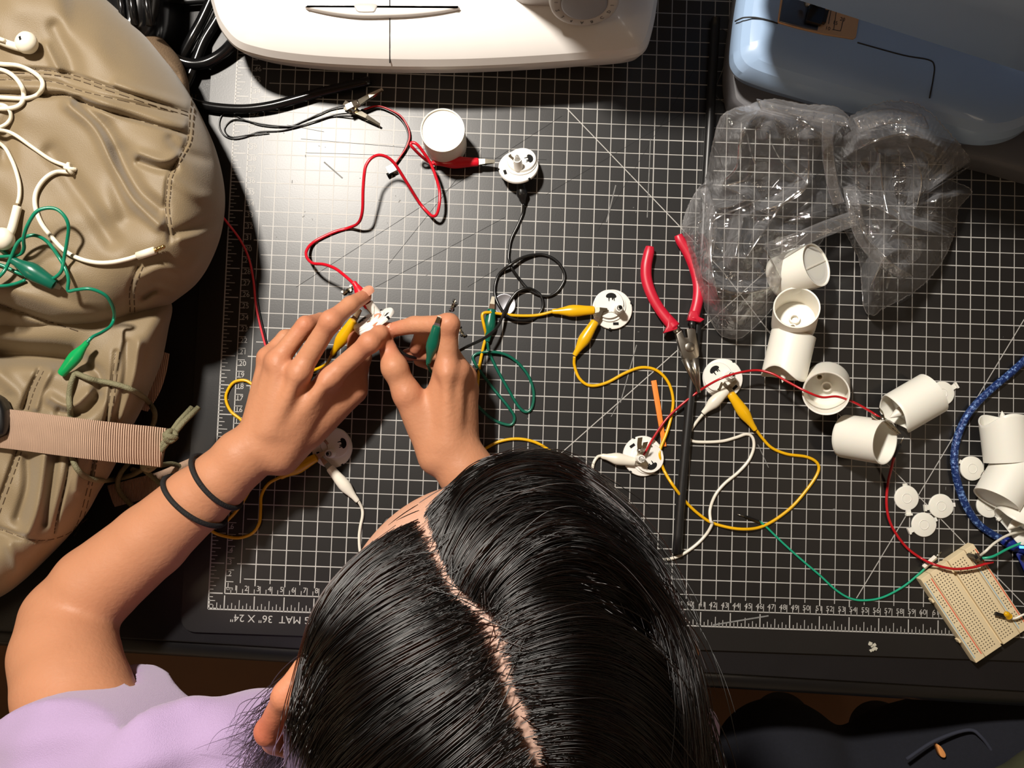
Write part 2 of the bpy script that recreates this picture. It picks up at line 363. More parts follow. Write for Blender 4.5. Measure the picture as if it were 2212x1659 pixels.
# raised slab standing in for a patch of light, with a finger notch
patch_outl = outl([(660, 14), (760, 13), (880, 14), (990, 16), (960, 25), (900, 32), (840, 35), (770, 35), (700, 26)], zt + .002)
kid('front_lip', slab(patch_outl, zt - .002, zt + .0035, .0015), M_bed, wm)
nt_ = outl([(768, 8), (812, 8), (812, 20), (808, 26), (800, 27), (780, 27), (772, 25), (768, 20)], zt + .004, 3)
kid('finger_notch', slab(nt_, zt + .001, zt + .0045, .001), M_dial, wm)
def bedz(x, y):
    z = .066
    for _ in range(8): z = float(np.interp(P(x, y, z)[1] - P(842, 149, .048)[1], [0, .0006, .004, .010, .020, .036, .052], [.048, .052, .058, .0625, .066, .069, zt]))
    return z
sx = [P(842, y, bedz(842, y)) for y in (-90, -30, 10, 40, 70, 90, 105, 118, 128, 136)]
kid('seam', tube(catmull(sx, 4), .0005, 6), M_seam, wm)
X0, X1 = .222, P(1410, 0, .07)[0]
colo = rrect(X0, .487, .318, .640, .02)
kid('column', slab(colo, zt - .003, .235, .02), M_bed, wm)
armo = rrect(.0, .545, .314, .640, .03)
kid('arm', slab(armo, .16, .233, .02), M_bed, wm)
heado = rrect(-.02, .535, .07, .645, .025)
kid('needle_head', slab(heado, .13, .235, .02), M_bed, wm)
kid('needle_bar', tube([(.03, .58, .131), (.03, .58, .085)], .003, 8), M_metal, wm)
kid('presser_foot', boxv((.03, .575, .082), (.012, .03, .006)), M_metal, wm)
dc = P(1262, 6, .100); dn = nrm((0.02, -1, .20)); Mx = frame(dc, dn)
v, f = lathe([(.0265, -.026), (.0272, -.004), (.0262, 0), (.0245, .0006), (.0185, .0008), (.018, .0002)], 48); dial = kid('stitch_dial', (app(Mx, v), f), M_dial, wm)
v, f = lathe([(.0178, -.002), (.0176, .0012), (.016, .0018)], 40); kid('dial_center', (app(Mx, v), f), M_dialin, wm)
tk = MB()
for i in range(16):
    a = 2 * math.pi * i / 16; v, f = glyphs(['1', '2', '3', '4', 'A', 'B', 'C', 'D'][i % 8], .0042); v = v - np.array([.0012, .0015, 0])
    ca, sa = math.cos(a), math.sin(a); v = np.c_[v[:, 0] * -sa + .0215 * ca - v[:, 1] * ca * -1, v[:, 0] * ca + .0215 * sa + v[:, 1] * sa, np.full(len(v), .0011)]
    tk.v += [tuple(x) for x in app(Mx, v)]; o_ = len(tk.v) - len(v); tk.f += [tuple(j + o_ for j in q) for q in f]
under(tk.build('dial_marks', M_black, None, False), wm)
# ---------------------------------------------------------------- blue sewing machine, turned clockwise
M_blue = material('blue_machine_plastic', S(158, 184, 216), .25, var=.02, coat=.3)
M_base = material('grey_machine_base', S(104, 104, 108), .5, var=.06)
M_plate = material('needle_plate', S(230, 178, 128), .42, .6, var=.05); M_platd = material('plate_dark', S(120, 114, 110), .3, 1, var=.08)  # needle plate's orange reflection is put into its base colour
bm_ = tag(empty('sewing_machine', P(1900, 100, 0)), 'pale blue sewing machine with a metal needle plate behind the plastic bag', 'sewing machine')
b0 = outl([(1596, -60), (1578, 60), (1568, 150), (1571, 205), (1584, 238), (1640, 262), (1800, 300), (2000, 335), (2120, 360), (2240, 392), (2420, 430), (2560, 200), (2600, -150), (2400, -330), (2000, -360), (1640, -330)], .012)
kid('base', slab(b0, .0005, .026, .006), M_base, bm_, sharp=30)
b1 = outl([(1612, -120), (1590, 0), (1580, 70), (1575, 130), (1582, 155), (1602, 172), (1650, 190), (1700, 205), (1780, 228), (1860, 250), (1950, 274), (2030, 296), (2090, 312), (2140, 313), (2185, 300), (2225, 272), (2265, 230), (2330, 60), (2420, -120), (2380, -330), (2000, -370), (1640, -330)], .052)
prof = [(.016, .024), (.006, .036), (0, .052), (.0012, .060), (.005, .067), (.011, .072), (.019, .0748), (.030, .076)]
zb = .076
kid('bed', loft([np.c_[shrink(b1, d), np.full(len(b1), z)] for d, z in prof]), M_blue, bm_, sharp=20)
def gs(n, pts, z=None, r=.0006, m=None): kid(n, tube(catmull([P(x, y, (zb if z is None else z)) for x, y in pts], 5), r, 6), m or M_seam, bm_)
kid('seam', tube(catmull([P(1588, 46, .062), P(1596, 42, .067), P(1608, 38, .0715), P(1632, 38, .0745), P(1660, 44, zb), P(1680, 51, zb)], 5), .0006, 6), M_seam, bm_)
gs('seam', [(1852, 92), (1950, 119), (2005, 129), (2018, 142), (2016, 170), (2008, 212)])
gs('seam', [(1864, 40), (1960, 64), (2060, 92), (2100, 97), (2140, 95), (2175, 82)])
gs('bright_trim', [(2005, 74), (2040, 83), (2075, 92)], zb + .0006, .0007, M_plate)
pp = lambda pts, z: [tuple(P(x, y, z)[:2]) for x, y in pts]
kid('needle_plate', slab(outl([(1700, -60), (1686, 0), (1679, 50), (1720, 62), (1780, 76), (1842, 86), (1848, 82), (1856, 30), (1866, -20), (1874, -60)], zb, 1), zb - .002, zb + .0014, .0006), M_plate, bm_)
kid('slide_cover', slab(outl([(1704, -60), (1690, -2), (1681, 49), (1740, 64), (1764, 68), (1772, 40), (1784, 0), (1796, -60)], zb, 1), zb - .001, zb + .0022, .0006), M_platd, bm_)
tm = MB()
for s_, x, y in (('10', 1790, 60), ('15', 1806, 48), ('20', 1820, 40), ('5', 1794, 18)):
    v, f = glyphs(s_, .0042); a = math.radians(-12); R2 = np.array([[math.cos(a), math.sin(a), 0], [-math.sin(a), math.cos(a), 0], [0, 0, 1]]); v = v @ R2; tm.add(v + P(x - 6, y + 4, zb + .0016), f)
def pst(a, b, wd): strip(tm, P(*a, zb), P(*b, zb), wd, zb + .0017)
pst((1796, 66), (1814, 69), .0005); pst((1814, 69), (1820, 44), .0005); pst((1799, 66), (1808, 6), .0005); pst((1788, 54), (1796, 10), .0005); pst((1824, 30), (1832, 0), .0005)
under(tm.build('plate_marks', M_black, None, False), bm_)
kid('plate_hole', lathe([(.0022, zb + .0012), (.0022, zb + .0017)], 16), M_hole, bm_).location = Vector(P(1802, 20, 0)) ; bpy.data.objects[-1] if False else None
v, f = boxv(P(1764, 22, zb + .006), (.012, .022, .004), -.22); kid('presser_foot', (v, f), M_blackg, bm_, smooth=False)
v, f = boxv(P(1776, 36, zb + .005), (.007, .010, .004), -.22); kid('presser_toe', (v, f), M_black, bm_, smooth=False)
kid('foot_shank', tube([P(1768, 8, zb + .008), P(1768, 8, zb + .008) + np.array([.002, .006, .07])], .003, 8), M_metal, bm_)
kid('foot_screw', (lambda vf: (app(frame(P(1750, 4, zb + .012), (-1, -.3, .3)), vf[0]), vf[1]))(lathe([(.003, 0), (.0035, .003), (.002, .004)], 12)), M_metal, bm_)
v, f = slab(outl([(1900, -60), (1880, -5), (1960, 14), (1985, 22), (2060, 40), (2108, 38), (2115, 24), (2190, 60), (2260, 80), (2300, -60)], zb, 2), zb - .001, zb + .006, .003)
kid('control_ledge', (v, f), M_blue, bm_)
for x, y in ((2170, 16), (2206, 34)):
    a = np.linspace(0, 2 * np.pi, 28)[:-1]; rr_ = [(x + 9 * math.cos(q) * .8 + 7 * math.sin(q), y + 13 * math.sin(q) * -1 + 0 * math.cos(q)) for q in a]
    kid('button_ring', tube(np.array([P(*p_, zb + .0065) for p_ in rr_] + [P(*rr_[0], zb + .0065)]), .0007, 6, cap=False), M_base, bm_)
ca, sa = math.cos(math.radians(-16)), math.sin(math.radians(-16))
def rotrect(c, hx, hy, r): return [(c[0] + (x * ca - y * sa), c[1] + (x * sa + y * ca)) for x, y in rrect(-hx, -hy, hx, hy, r)]
kid('arm', slab(rotrect((.577, .456), .20, .05, .03), .165, .268, .012), M_blue, bm_)
kid('column', slab(rotrect((.745, .45), .05, .065, .03), zb - .002, .288, .02), M_blue, bm_)
kid('needle_head', slab(rotrect((.43, .535), .045, .055, .03), .16, .31, .015), M_blue, bm_)
# ---------------------------------------------------------------- cables, rod and pedal around the machines
o = mesh('thick_cable', *tube(W([(343, -40, 30), (337, 20, 26), (340, 75, 22), (360, 112, 14), (400, 136, 10), (440, 137, 9), (478, 118, 9), (505, 90, 12), (520, 60, 18), (540, 30, 22)]), .0050, 10), M_blackg)
tag(o, 'thick black cord curving in a hook between bag and white machine', 'cord')
for nm, a, lb in (('straight', [(470, -30, 12), (438, 40, 10), (414, 84, 10), (380, 148, 6), (360, 190, 5)], 'left of two straight black cables beside the white machine'), ('b', [(505, -30, 8), (470, 40, 6), (440, 90, 6), (420, 140, 6), (398, 190, 6), (385, 215, 6)], 'right of two straight black cables running down under the bag')):
    o = mesh('power_cable', *tube(W(a), .0046, 10), M_blackg); tag(o, lb, 'cable', 'straight black cables')
o = mesh('power_cable', *tube(W([(400, 214, 5), (450, 230, 5), (520, 236, 5), (580, 230, 5), (640, 215, 5), (700, 198, 5), (800, 175, 5)]), .0042, 10), M_blackg); tag(o, 'black cable running from under the bag into the white machine shadow', 'cable')
pd = tag(empty('foot_pedal', P(270, 20, 0)), 'black glossy foot pedal with its cord partly hidden behind the bag', 'foot pedal')
kid('pedal_body', slab(outl([(190, -120), (330, -120), (345, -20), (330, 60), (290, 95), (230, 60)], .05, 4), .0005, .06, .014), M_blackg, pd)
for x in (262, 285, 318): kid('rib', tube([P(x - 8, -60, .062), P(x, 10, .062), P(x + 6, 55, .060)], .003, 8), M_blackg, pd)
o = mesh('power_cable', *tube(W([(330, -40, 12), (345, 40, 10), (352, 100, 8), (330, 120, 8)]), .005, 10), M_blackg); tag(o, 'short black cable standing beside the foot pedal', 'cable')
o = mesh('power_cable', *tube(W([(345, 10, 6), (400, 4, 5), (470, 0, 5), (520, 2, 5)]), .003, 10), M_black); tag(o, 'thin black cable crossing behind the hooked cord', 'cable')
o = mesh('rod', *tube(W([(1546, 40), (1540, 150), (1531, 300), (1522, 450), (1512, 620), (1500, 760), (1487, 900), (1474, 1040), (1462, 1196)], 4.6, 4), .0041, 12), material('rod_black', S(24, 24, 25), .38, var=.3, scale=150)); tag(o, 'long thin black rod lying across the mat under the pliers', 'rod')
o = mesh('thread', *tube(W([(1545, 55, .6), (1580, 80, .6), (1565, 140, 3), (1545, 200, .6), (1570, 225, .6), (1590, 245, .6)], .6), .0003, 5), M_scuff); tag(o, 'loose grey thread by the corner of the blue machine', 'thread')
# ---------------------------------------------------------------- candle parts
def dirm(c, zaxis, rot=0):
    M = frame(c, zaxis); return M @ Matrix.Rotation(rot, 4, 'Z')
mm = .001
def make_base():
    root = empty('candle_light')
    v, f = lathe(np.array([(17.4, 0), (17.4, 1.6), (17, 2.2), (16.2, 2.4), (0, 2.4)]) * mm, 48); mesh('disc', v, f, M_white, root, True, 40)
    v, f = lathe(np.array([(12.6, 2.3), (12.6, 5.2), (12.1, 5.8), (0, 5.8)]) * mm, 44); v = v + np.array([-3.2, 4.0, 0]) * mm; mesh('platform', v, f, M_white, root, True, 40)
    v, f = lathe(np.array([(13.9, 2.3), (13.9, 3.6), (13.2, 3.8), (12.6, 3.6)]) * mm, 44); v = v + np.array([-2.6, 3.0, 0]) * mm; mesh('step', v, f, M_white, root, True, 40)
    v, f = lathe(np.array([(4.0, 5.5), (3.7, 11), (3.3, 16.0), (2.5, 16.1), (2.2, 14), (0, 14)]) * mm, 24); v = v + np.array([4.6, -.6, 0]) * mm; mesh('bulb_socket', v, f, M_white, root, True, 40)
    v, f = lathe(np.array([(1.9, 14), (2.0, 17.5), (1.7, 19.6), (.9, 20.8), (0, 21)]) * mm, 16); v = v + np.array([4.6, -.6, 0]) * mm; mesh('bulb', v, f, M_clear, root)
    hp = [(4.6 * math.cos(a), 1.2 + 3.4 * math.sin(a)) for a in np.linspace(0, math.pi, 12)] + [(-3.6, 0), (-2.4, .2), (-2.0, -2.8), (-1.4, -2.8), (-1.2, .1), (.6, .2), (.8, -1.6), (1.8, -1.6), (2.0, .3), (2.6, -2.4), (3.2, -2.4), (3.0, .2), (4.0, .4)]
    v, f = prism([((x - 1.8) * mm, (y + 9.2) * mm) for x, y in hp], 5.6 * mm, 5.95 * mm); mesh('cut_out', v, f, M_hole, root, False)
    for c, s, r in (((-13.4, 4.4), (2.0, 4.6), .25), ((3.4, -12.4), (4.8, 2.4), .05)):
        v, f = boxv((c[0] * mm, c[1] * mm, 2.4 * mm), (s[0] * mm, s[1] * mm, .5 * mm), r); mesh('slot', v, f, M_hole, root, False)
    v, f = boxv((-6.5 * mm, -3.5 * mm, 6.1 * mm), (7 * mm, 2.2 * mm, .5 * mm), .5); w2, g2 = boxv((-9.6 * mm, -4.8 * mm, 4.8 * mm), (1.2 * mm, 2.6 * mm, 4 * mm), .5); MB().add(v, f).add(w2, g2).build('contact_strip', M_nick, root, False)
    v, f = tube(catmull(np.array([(-4, -3, 6.3), (-1, -2.5, 7), (2, -3.4, 8.5), (4.2, -4.4, 12)]) * mm, 5), .25 * mm, 6); mesh('bulb_lead', v, f, M_nick, root)
    for a in (20, 265):
        v, f = boxv((17.2 * mm * math.cos(math.radians(a)), 17.2 * mm * math.sin(math.radians(a)), 1.2 * mm), (1.6 * mm, 1.8 * mm, 2.6 * mm), math.radians(a)); mesh('notch', v, f, M_hole, root, False)
    return root
bproto = make_base(); GB = 'candle bases with bulbs'
def place(o, M, label, cat, group): o.matrix_world = M; return tag(o, label, cat, group)
up = np.array([0, 0, 1.0])
place(bproto, dirm(P(1322, 669, .0005), (0, 0, 1)), 'round white candle base held by two yellow clips, right of the black wire loops', 'candle light', GB)
def nb(px, py, z, ax, rot, label): return place(copy_tree(bproto), dirm(P(px, py, z), ax, math.radians(rot)), label, 'candle light', GB)
nb(1560, 818, .0005, (0, 0, 1), 40, 'round white candle base beside the pliers tip with white and yellow clips')
nb(1388, 985, .0005, (.05, 0, 1), 213, 'round white candle base with a red wire and a white clip beside the orange stick')
nb(1120, 362, .011, (-.12, .40, 1), -75, 'tilted white candle base with its bulb standing up, held by a red clip')
nb(718, 967, .0005, (0, 0, 1), -76, 'round white candle base on the mat beneath the left wrist')
nb(812, 696, .054, nrm((-.50, .72, .42)), 60, 'white candle base being held in the fingers of both hands')
def make_shell(wavy=True, flame=True, hole=False, lid=False):
    root = empty('candle_shell'); R, H, seg = 18.4, 36.0, 64
    a = np.linspace(0, 2 * np.pi, seg, endpoint=False)
    wv = (2.6 * np.sin(2 * a + .6) + 1.6 * np.sin(3 * a + 2) + 1.0 * np.sin(a)) if wavy else np.zeros(seg)
    rings = []
    for rr, z, wk in ((R - 1.2, 0, 0), (R, .0, 0), (R, .6, 0), (R, H * .5, 0), (R, H - 2, 1), (R - .1, H + .3, 1), (R - .6, H + .7, 1), (R - 1.2, H + .2, 1), (R - 1.4, H * .5, 0), (R - 1.3, .4, 0)):
        rings.append(np.stack([rr * np.cos(a), rr * np.sin(a), z + wk * wv], 1) * mm)
    V, Fc = loft(rings + [rings[0]], cap=False); Fc = [q[::-1] for q in Fc]
    me = mesh('wall', V, Fc, M_shell, root, True, 50)
    bm2 = bmesh.new(); bm2.from_mesh(me.data); bmesh.ops.remove_doubles(bm2, verts=bm2.verts, dist=1e-6); bmesh.ops.recalc_face_normals(bm2, faces=bm2.faces); bm2.to_mesh(me.data); bm2.free()
    hz = 26 if not lid else 1.2
    v, f = lathe(np.array([(R - 1.2, hz), (14, hz - .2), (8, hz + 1.2), (5, hz + 1.6), (4.4, hz + 1.7), (4.4, hz + 3), (8, hz + 2.6), (14, hz + 1.2), (R - 1.2, hz + 1.2)]) * mm, 40); mesh('dish', v, f[:-2] if False else f, M_shell, root, True, 50)
    if not lid:
        v, f = lathe_open(np.array([(4.4, hz - 4), (4.4, hz + 3), (3.2, hz + 3), (3.0, hz - 3.8), (4.4, hz - 4)]) * mm, 28); mesh('bulb_tube', v, f, M_shell, root, True, 40)
    if hole:
        v, f = lathe_open(np.array([(3.0, hz - 12), (3.0, hz), (2.0, hz), (2.0, hz - 12), (3.0, hz - 12)]) * mm, 20); v = v + np.array([11.5, 1, 0]) * mm; mesh('screw_post', v, f, M_shell, root, True, 40)
        v, f = boxv((15.2 * mm, 1 * mm, (hz - 6) * mm), (4 * mm, .8 * mm, 12 * mm)); mesh('post_rib', v, f, M_shell, root, False)
    if flame:
        v, f = lathe(np.array([(3.8, hz + 2), (4.2, hz + 5), (3.6, hz + 8), (2.2, hz + 12), (.9, hz + 15), (0, hz + 16.5)]) * mm, 20); mesh('flame', v, f, M_shell, root)
    return root
sh_w = make_shell(); sh_h = make_shell(False, False, True); sh_l = make_shell(False, False, False, True)
GS = 'white candle shells'; used = set()
def shell(src, base, ax, rot, label):
    o = src if src.name not in used else copy_tree(src); used.add(src.name)
    return place(o, dirm(base, ax, math.radians(rot)), label, 'candle shell', GS)
c1 = P(963, 313, .0005); shell(sh_l, c1 + np.array([0, 0, .0365]), (0, 0, -1), 0, 'white candle shell standing upright beside the red clip, closed end up')
def seg(a, za, b, zb): return P(*a, za), P(*b, zb)
a, b = seg((1764, 572), .042, (1684, 601), .013); o = shell(sh_l, a, b - a, 60, 'white candle shell leaning under the edge of the plastic bag'); v, f = boxv((0, 0, .0012), (.001, .033, .0009)); mesh('lid_seam', v, f, M_wht, o, False)
a, b = seg((1721, 664), .041, (1713, 706), .004); shell(sh_h, a, b - a, 100, 'open white candle shell below the plastic bag showing its hollow inside')
a, b = seg((1714, 722), .0190, (1690, 826), .0190); shell(sh_w, a, b - a, 200, 'white candle shell lying with its wavy rim toward the thin red wire')
a, b = seg((1784, 850), .040, (1787, 824), .005); shell(sh_h, a, b - a, 230, 'open white candle shell with the thin red wire crossing its mouth')
a, b = seg((2014, 849), .0190, (1926, 900), .0190); shell(sh_w, a, b - a, 40, 'white candle shell lying on its side against a battery cover')
a, b = seg((1912, 955), .042, (1824, 942), .013); shell(sh_h, a, b - a, 160, 'white candle shell lying below the bare metal clip, its mouth facing right')
a, b = seg((2178, 996), .0195, (2165, 893), .0195); shell(sh_w, a, b - a, 250, 'upper white candle shell inside the blue cable loop with a pointed tip in its rim')
a, b = seg((2152, 1082), .024, (2200, 1000), .020); shell(sh_l, a, b - a, 20, 'lower white candle shell inside the blue cable loop, its closed end in shade')
a, b = seg((2262, 1080), .0190, (2205, 1122), .0190); shell(sh_w, a, b - a, 130, 'white candle shell cut off by the frame edge above the breadboard')
def make_door():
    root = empty('battery_cover')
    a = np.linspace(0, 2 * np.pi, 40, endpoint=False); rr = 10.4 + .5 * np.maximum(0, np.cos(a - 1.2)) ** 8
    v, f = slab(np.c_[rr * np.cos(a), rr * np.sin(a)] * mm, 0, 1.7 * mm, .5 * mm); mesh('plate', v, f, M_shell, root, True, 40)
    v, f = lathe_open(np.array([(4.2, 1.7), (4.2, 1.95), (3.8, 1.95), (3.8, 1.7)]) * mm, 28); mesh('ring_mark', v, f, M_shell, root)
    v, f = boxv((0, -11.6 * mm, .9 * mm), (4.2 * mm, 5 * mm, 1.6 * mm)); w2, g2 = boxv((0, -14 * mm, 1.5 * mm), (5.4 * mm, 1.6 * mm, 2.8 * mm)); MB().add(v, f).add(w2, g2).build('latch', M_shell, root, False)
    v, f = boxv((0, 11 * mm, .7 * mm), (3.4 * mm, 3 * mm, 1.2 * mm)); mesh('hinge_tab', v, f, M_shell, root, False)
    return root
dp = make_door(); first = True
for x, y, z, rot, ax, lb in ((1957, 1076, .3, 8, (0, 0, 1), 'white battery cover nearest the thin red wire, its latch pointing down'), (2031, 1093, .3, -82, (0, 0, 1), 'rightmost white battery cover of the three lying together'), (1994, 1133, .3, -65, (0, 0, 1), 'lowest white battery cover of the three lying together'), (2034, 850, .3, 122, (0, 0, 1), 'white battery cover sticking out from behind a lying candle shell'), (2098, 1012, 1.0, 62, (.05, 0, 1), 'white battery cover lying just inside the blue cable'), (2134, 1092, .4, 40, (0, .05, 1), 'white battery cover half hidden under the lower candle shell')):
    o = dp if first else copy_tree(dp); first = False
    place(o, dirm(P(x, y, z * mm), ax, math.radians(rot)), lb, 'battery cover', 'white battery covers')
# ---------------------------------------------------------------- clip leads
def jaw(root, o, d, L, n=(0, 0, 1), mat=None, spread=.9, w0=5.4, w1=2.6):
    for s_ in (1, -1):
        pf = [(0, .35), (L * .45, 1.5), (L, .35)] + [(L - i * L * .06, .0 if i % 2 else -.35) for i in range(1, 8)] + [(0, -.1)]
        Mx = frame(o, d, n); V = []; k = len(pf)
        for sd in (1, -1):
            for x, h in pf: wd = (w0 + (w1 - w0) * x / L) / 2; V.append(((s_ * (h + spread * (.35 + .3 * x / L)) * mm), sd * wd * mm, x * mm))
        Fc = [tuple(range(k)), tuple(range(2 * k - 1, k - 1, -1))] + [(i, k + i, k + (i + 1) % k, (i + 1) % k) for i in range(k)]
        mesh('jaw', app(Mx, V), Fc, mat or M_nick, root, False)
def boot(root, tail, front, mat, L=12, rmax=5.3, jaws=True, flat=.82, n=(0, 0, 1)):
    tail, front = np.asarray(tail), np.asarray(front); d = front - tail
    ts = [0, .04, .14, .26, .40, .50, .62, .80, .97, 1.0]; rs = [1.9, 2.3, 2.6, 3.6, 5.0, 5.3, 5.0, 4.2, 3.7, 3.2]
    v, f = tube(tail + np.outer(ts, d), np.array(rs) * rmax / 5.3 * mm, 16, flat, up=n); mesh('clip_boot', v, f, mat, root, True, 60)
    if jaws: jaw(root, front - nrm(d) * .001, d, L, n)
def lead(name, label, cat, mat, paths, boots, r=1.35, group=None, z=1.4):
    root = tag(empty(name, (0, 0, 0)), label, cat, group)
    for p in paths: wire('wire', p, r, mat, root, z)
    for b in boots: boot(root, P(b[0], b[1], b[2] * mm), P(b[3], b[4], b[5] * mm), b[6] if len(b) > 6 else mat, *(b[7:]))
    return root
GL = 'alligator clip leads'
zr = lambda *p: [(640 + x * .27125, 180 + y * .27125, (h[0] if h else 1.4)) for x, y, *h in p]
lead('clip_lead', 'red clip lead looping below the upright candle shell into the left fingers', 'clip lead', M_red,
     [zr((1100, 642, 7), (1050, 622, 8), (990, 575, 16), (935, 520, 24), (912, 490, 26), (925, 472, 26), (965, 490, 26), (1020, 560, 22), (1065, 630, 18), (1105, 725, 16), (1140, 850, 14), (1140, 960, 14), (1120, 1040, 12), (1090, 1058, 9), (1055, 1035, 4), (980, 950, 3), (880, 790, 16), (790, 650, 26), (730, 592, 30), (660, 572, 33), (600, 595, 35), (558, 650, 35), (542, 720, 34), (532, 850, 30), (526, 1020, 22), (495, 1110, 12), (420, 1150, 2), (300, 1185, 1.5), (150, 1258, 2), (88, 1320, 6), (82, 1380, 12), (130, 1432, 22), (220, 1442, 33), (310, 1475, 42), (390, 1535, 50), (462, 1600, 56))],
     [(934, 352, 6, 1034, 350, 9, M_red, 15), (764, 609, 55, 797, 664, 56, M_red, 7, 4.8)], group=GL)
lead('clip_lead', 'black clip lead coiled in loops above the green clip lead', 'clip lead', M_blk,
     [[(1131, 440, 4), (1129, 462, 1.5), (1118, 488), (1105, 515), (1100, 540), (1099, 560, 2), (1106, 580, 4), (1122, 603, 1.4), (1143, 626), (1175, 640), (1200, 633), (1217, 610), (1219, 590), (1208, 570), (1188, 555), (1163, 550), (1130, 556, 4), (1102, 572, 6), (1080, 590, 2), (1071, 610), (1069, 635, 3), (1078, 660, 5), (1095, 682, 5), (1125, 692, 4.5), (1155, 686, 1.6), (1172, 665), (1170, 642), (1155, 628), (1138, 623, 4), (1118, 630, 4), (1103, 648, 4), (1092, 668, 6), (1075, 705, 12), (1050, 728, 20), (1010, 748, 32), (960, 772, 32), (910, 772, 36), (880, 768, 42), (855, 748, 46), (835, 722, 48)]],
     [(1131, 440, 4.5, 1124, 396, 8, M_blk, 9, 4.8)], group=GL)
lead('clip_lead', 'yellow clip lead running past the coin cell and behind the right hand', 'clip lead', M_yel,
     [[(1195, 673, 4), (1160, 681, 3), (1120, 682, 3), (1080, 678, 3.6), (1055, 675, 8), (1042, 680, 9), (1046, 705, 8), (1050, 725, 4), (1044, 750, 3), (1036, 790), (1032, 830), (1030, 865), (1022, 900), (1010, 950), (1022, 975), (1042, 972), (1075, 955), (1115, 948), (1155, 955), (1190, 976), (1220, 1010), (1230, 1050)]],
     [(1193, 673, 4.5, 1284, 670, 6)], group=GL)
lead('clip_lead', 'yellow clip lead joining the candle base by the pliers to the one left of it', 'clip lead', M_yel,
     [[(1241, 770, 4), (1241, 790), (1252, 818), (1275, 833), (1310, 827), (1350, 806), (1385, 794), (1418, 800), (1443, 825), (1454, 862), (1450, 900), (1440, 935, 3), (1427, 968, 4), (1425, 985, 5), (1434, 1015, 3), (1455, 1050, 9), (1485, 1088, 3), (1515, 1115), (1545, 1132), (1600, 1143, 4), (1650, 1136), (1705, 1100), (1745, 1055), (1767, 1020), (1765, 1000), (1742, 987), (1700, 981), (1668, 968), (1648, 948), (1633, 928, 4)]],
     [(1241, 768, 4.5, 1286, 694, 6.5), (1632, 929, 5, 1578, 850, 6.5)], group=GL)
lead('clip_lead', 'yellow clip lead looping out from under the left forearm', 'clip lead', M_yel,
     [[(716, 768, 34), (700, 790, 12), (640, 815, 2), (585, 845), (552, 834), (530, 822), (505, 826), (490, 848), (489, 868), (500, 890), (523, 909), (560, 950), (560, 1010), (538, 1060), (515, 1098), (490, 1125), (462, 1140, 3), (459, 1148, 3), (480, 1157), (515, 1162), (545, 1152), (560, 1130), (563, 1100), (565, 1070), (580, 1045), (607, 1030, 3)]],
     [(606, 1031, 5, 684, 988, 7), (717, 766, 34, 764, 692, 50)], group=GL)
lead('clip_lead', 'white clip lead winding across the rod below the pliers and under the hair', 'clip lead', M_wht,
     [[(1518, 895, 4), (1502, 915), (1488, 938), (1494, 952), (1520, 955), (1560, 953), (1590, 945), (1613, 938), (1626, 946), (1628, 968), (1617, 995), (1595, 1020), (1565, 1045), (1545, 1070), (1534, 1100), (1535, 1124, 5), (1538, 1132, 4), (1525, 1155), (1500, 1180), (1465, 1202), (1430, 1209), (1390, 1205), (1340, 1180), (1300, 1130), (1283, 1080), (1279, 1040), (1281, 1005), (1290, 988), (1300, 984, 4)]],
     [(1518, 893, 4.5, 1570, 842, 6.5), (1299, 985, 4.5, 1372, 998, 6.5)], group=GL)
lead('clip_lead', 'white clip lead from the base at the left wrist disappearing under the hair', 'clip lead', M_wht,
     [[(774, 1082, 4), (782, 1098), (783, 1115), (778, 1140), (776, 1165), (780, 1200), (800, 1260)]], [(773, 1083, 4.5, 712, 1010, 6.5)], group=GL)
lead('clip_lead', 'dark green clip lead tangled right of the right hand, one clip between its fingers', 'clip lead', M_grnd,
     [[(1053, 738, 3), (1057, 762), (1075, 800), (1100, 845), (1120, 878), (1136, 890), (1149, 880), (1153, 850), (1143, 815), (1120, 785), (1092, 766, 3), (1058, 760, 4), (1030, 764), (1022, 775), (1036, 800), (1062, 835), (1095, 875, 3), (1111, 900), (1105, 917), (1085, 915), (1060, 903), (1035, 880), (1010, 855), (985, 840, 10), (950, 820, 30), (930, 800, 52), (924, 785, 66)]],
     [(1053, 738, 4, 1062, 668, 5), (925, 784, 68, 944, 704, 84, M_grnd, 9, 5.0)], group=GL, r=1.3)
def bare(root, o, d, n=(0, 0, 1), L=16, open_=1.2):
    jaw(root, o, d, L, n, M_nick, open_, 5.0, 1.8); d = nrm(d)
    v, f = lathe(np.array([(1.7, -3.0), (1.7, 3.0)]) * mm, 14); mesh('spring_pin', app(frame(o - d * .001, np.cross(d, n)), v), f, M_metal, root)
    for s_ in (1, -1):
        V = []; 
        for x, h, wd in ((0, .8, 4.6), (-5, 3.2, 4.4), (-11, 3.8, 4.6)):
            for sd in (1, -1):
                V += [(s_ * h * mm, sd * wd / 2 * mm, x * mm), (s_ * (h + .5) * mm, sd * wd / 2 * mm, x * mm)]
        Fc = []
        for i in range(2): a_ = i * 4; Fc += [(a_, a_ + 2, a_ + 6, a_ + 4), (a_ + 1, a_ + 5, a_ + 7, a_ + 3), (a_, a_ + 4, a_ + 5, a_ + 1), (a_ + 2, a_ + 3, a_ + 7, a_ + 6)]
        mesh('clip_handle', app(frame(o, d, n), V), Fc, M_nick, root, False)
rt = lead('power_lead', 'thin red and black lead with two bare metal clips and a small white plug', 'battery lead', M_dred,
     [[(786, 236, 4), (815, 229, 3), (840, 236, 3), (865, 250, 3), (880, 272, 3), (885, 295, 3), (878, 318, 3), (862, 342, 3), (850, 358, 3)]], [], r=.8)
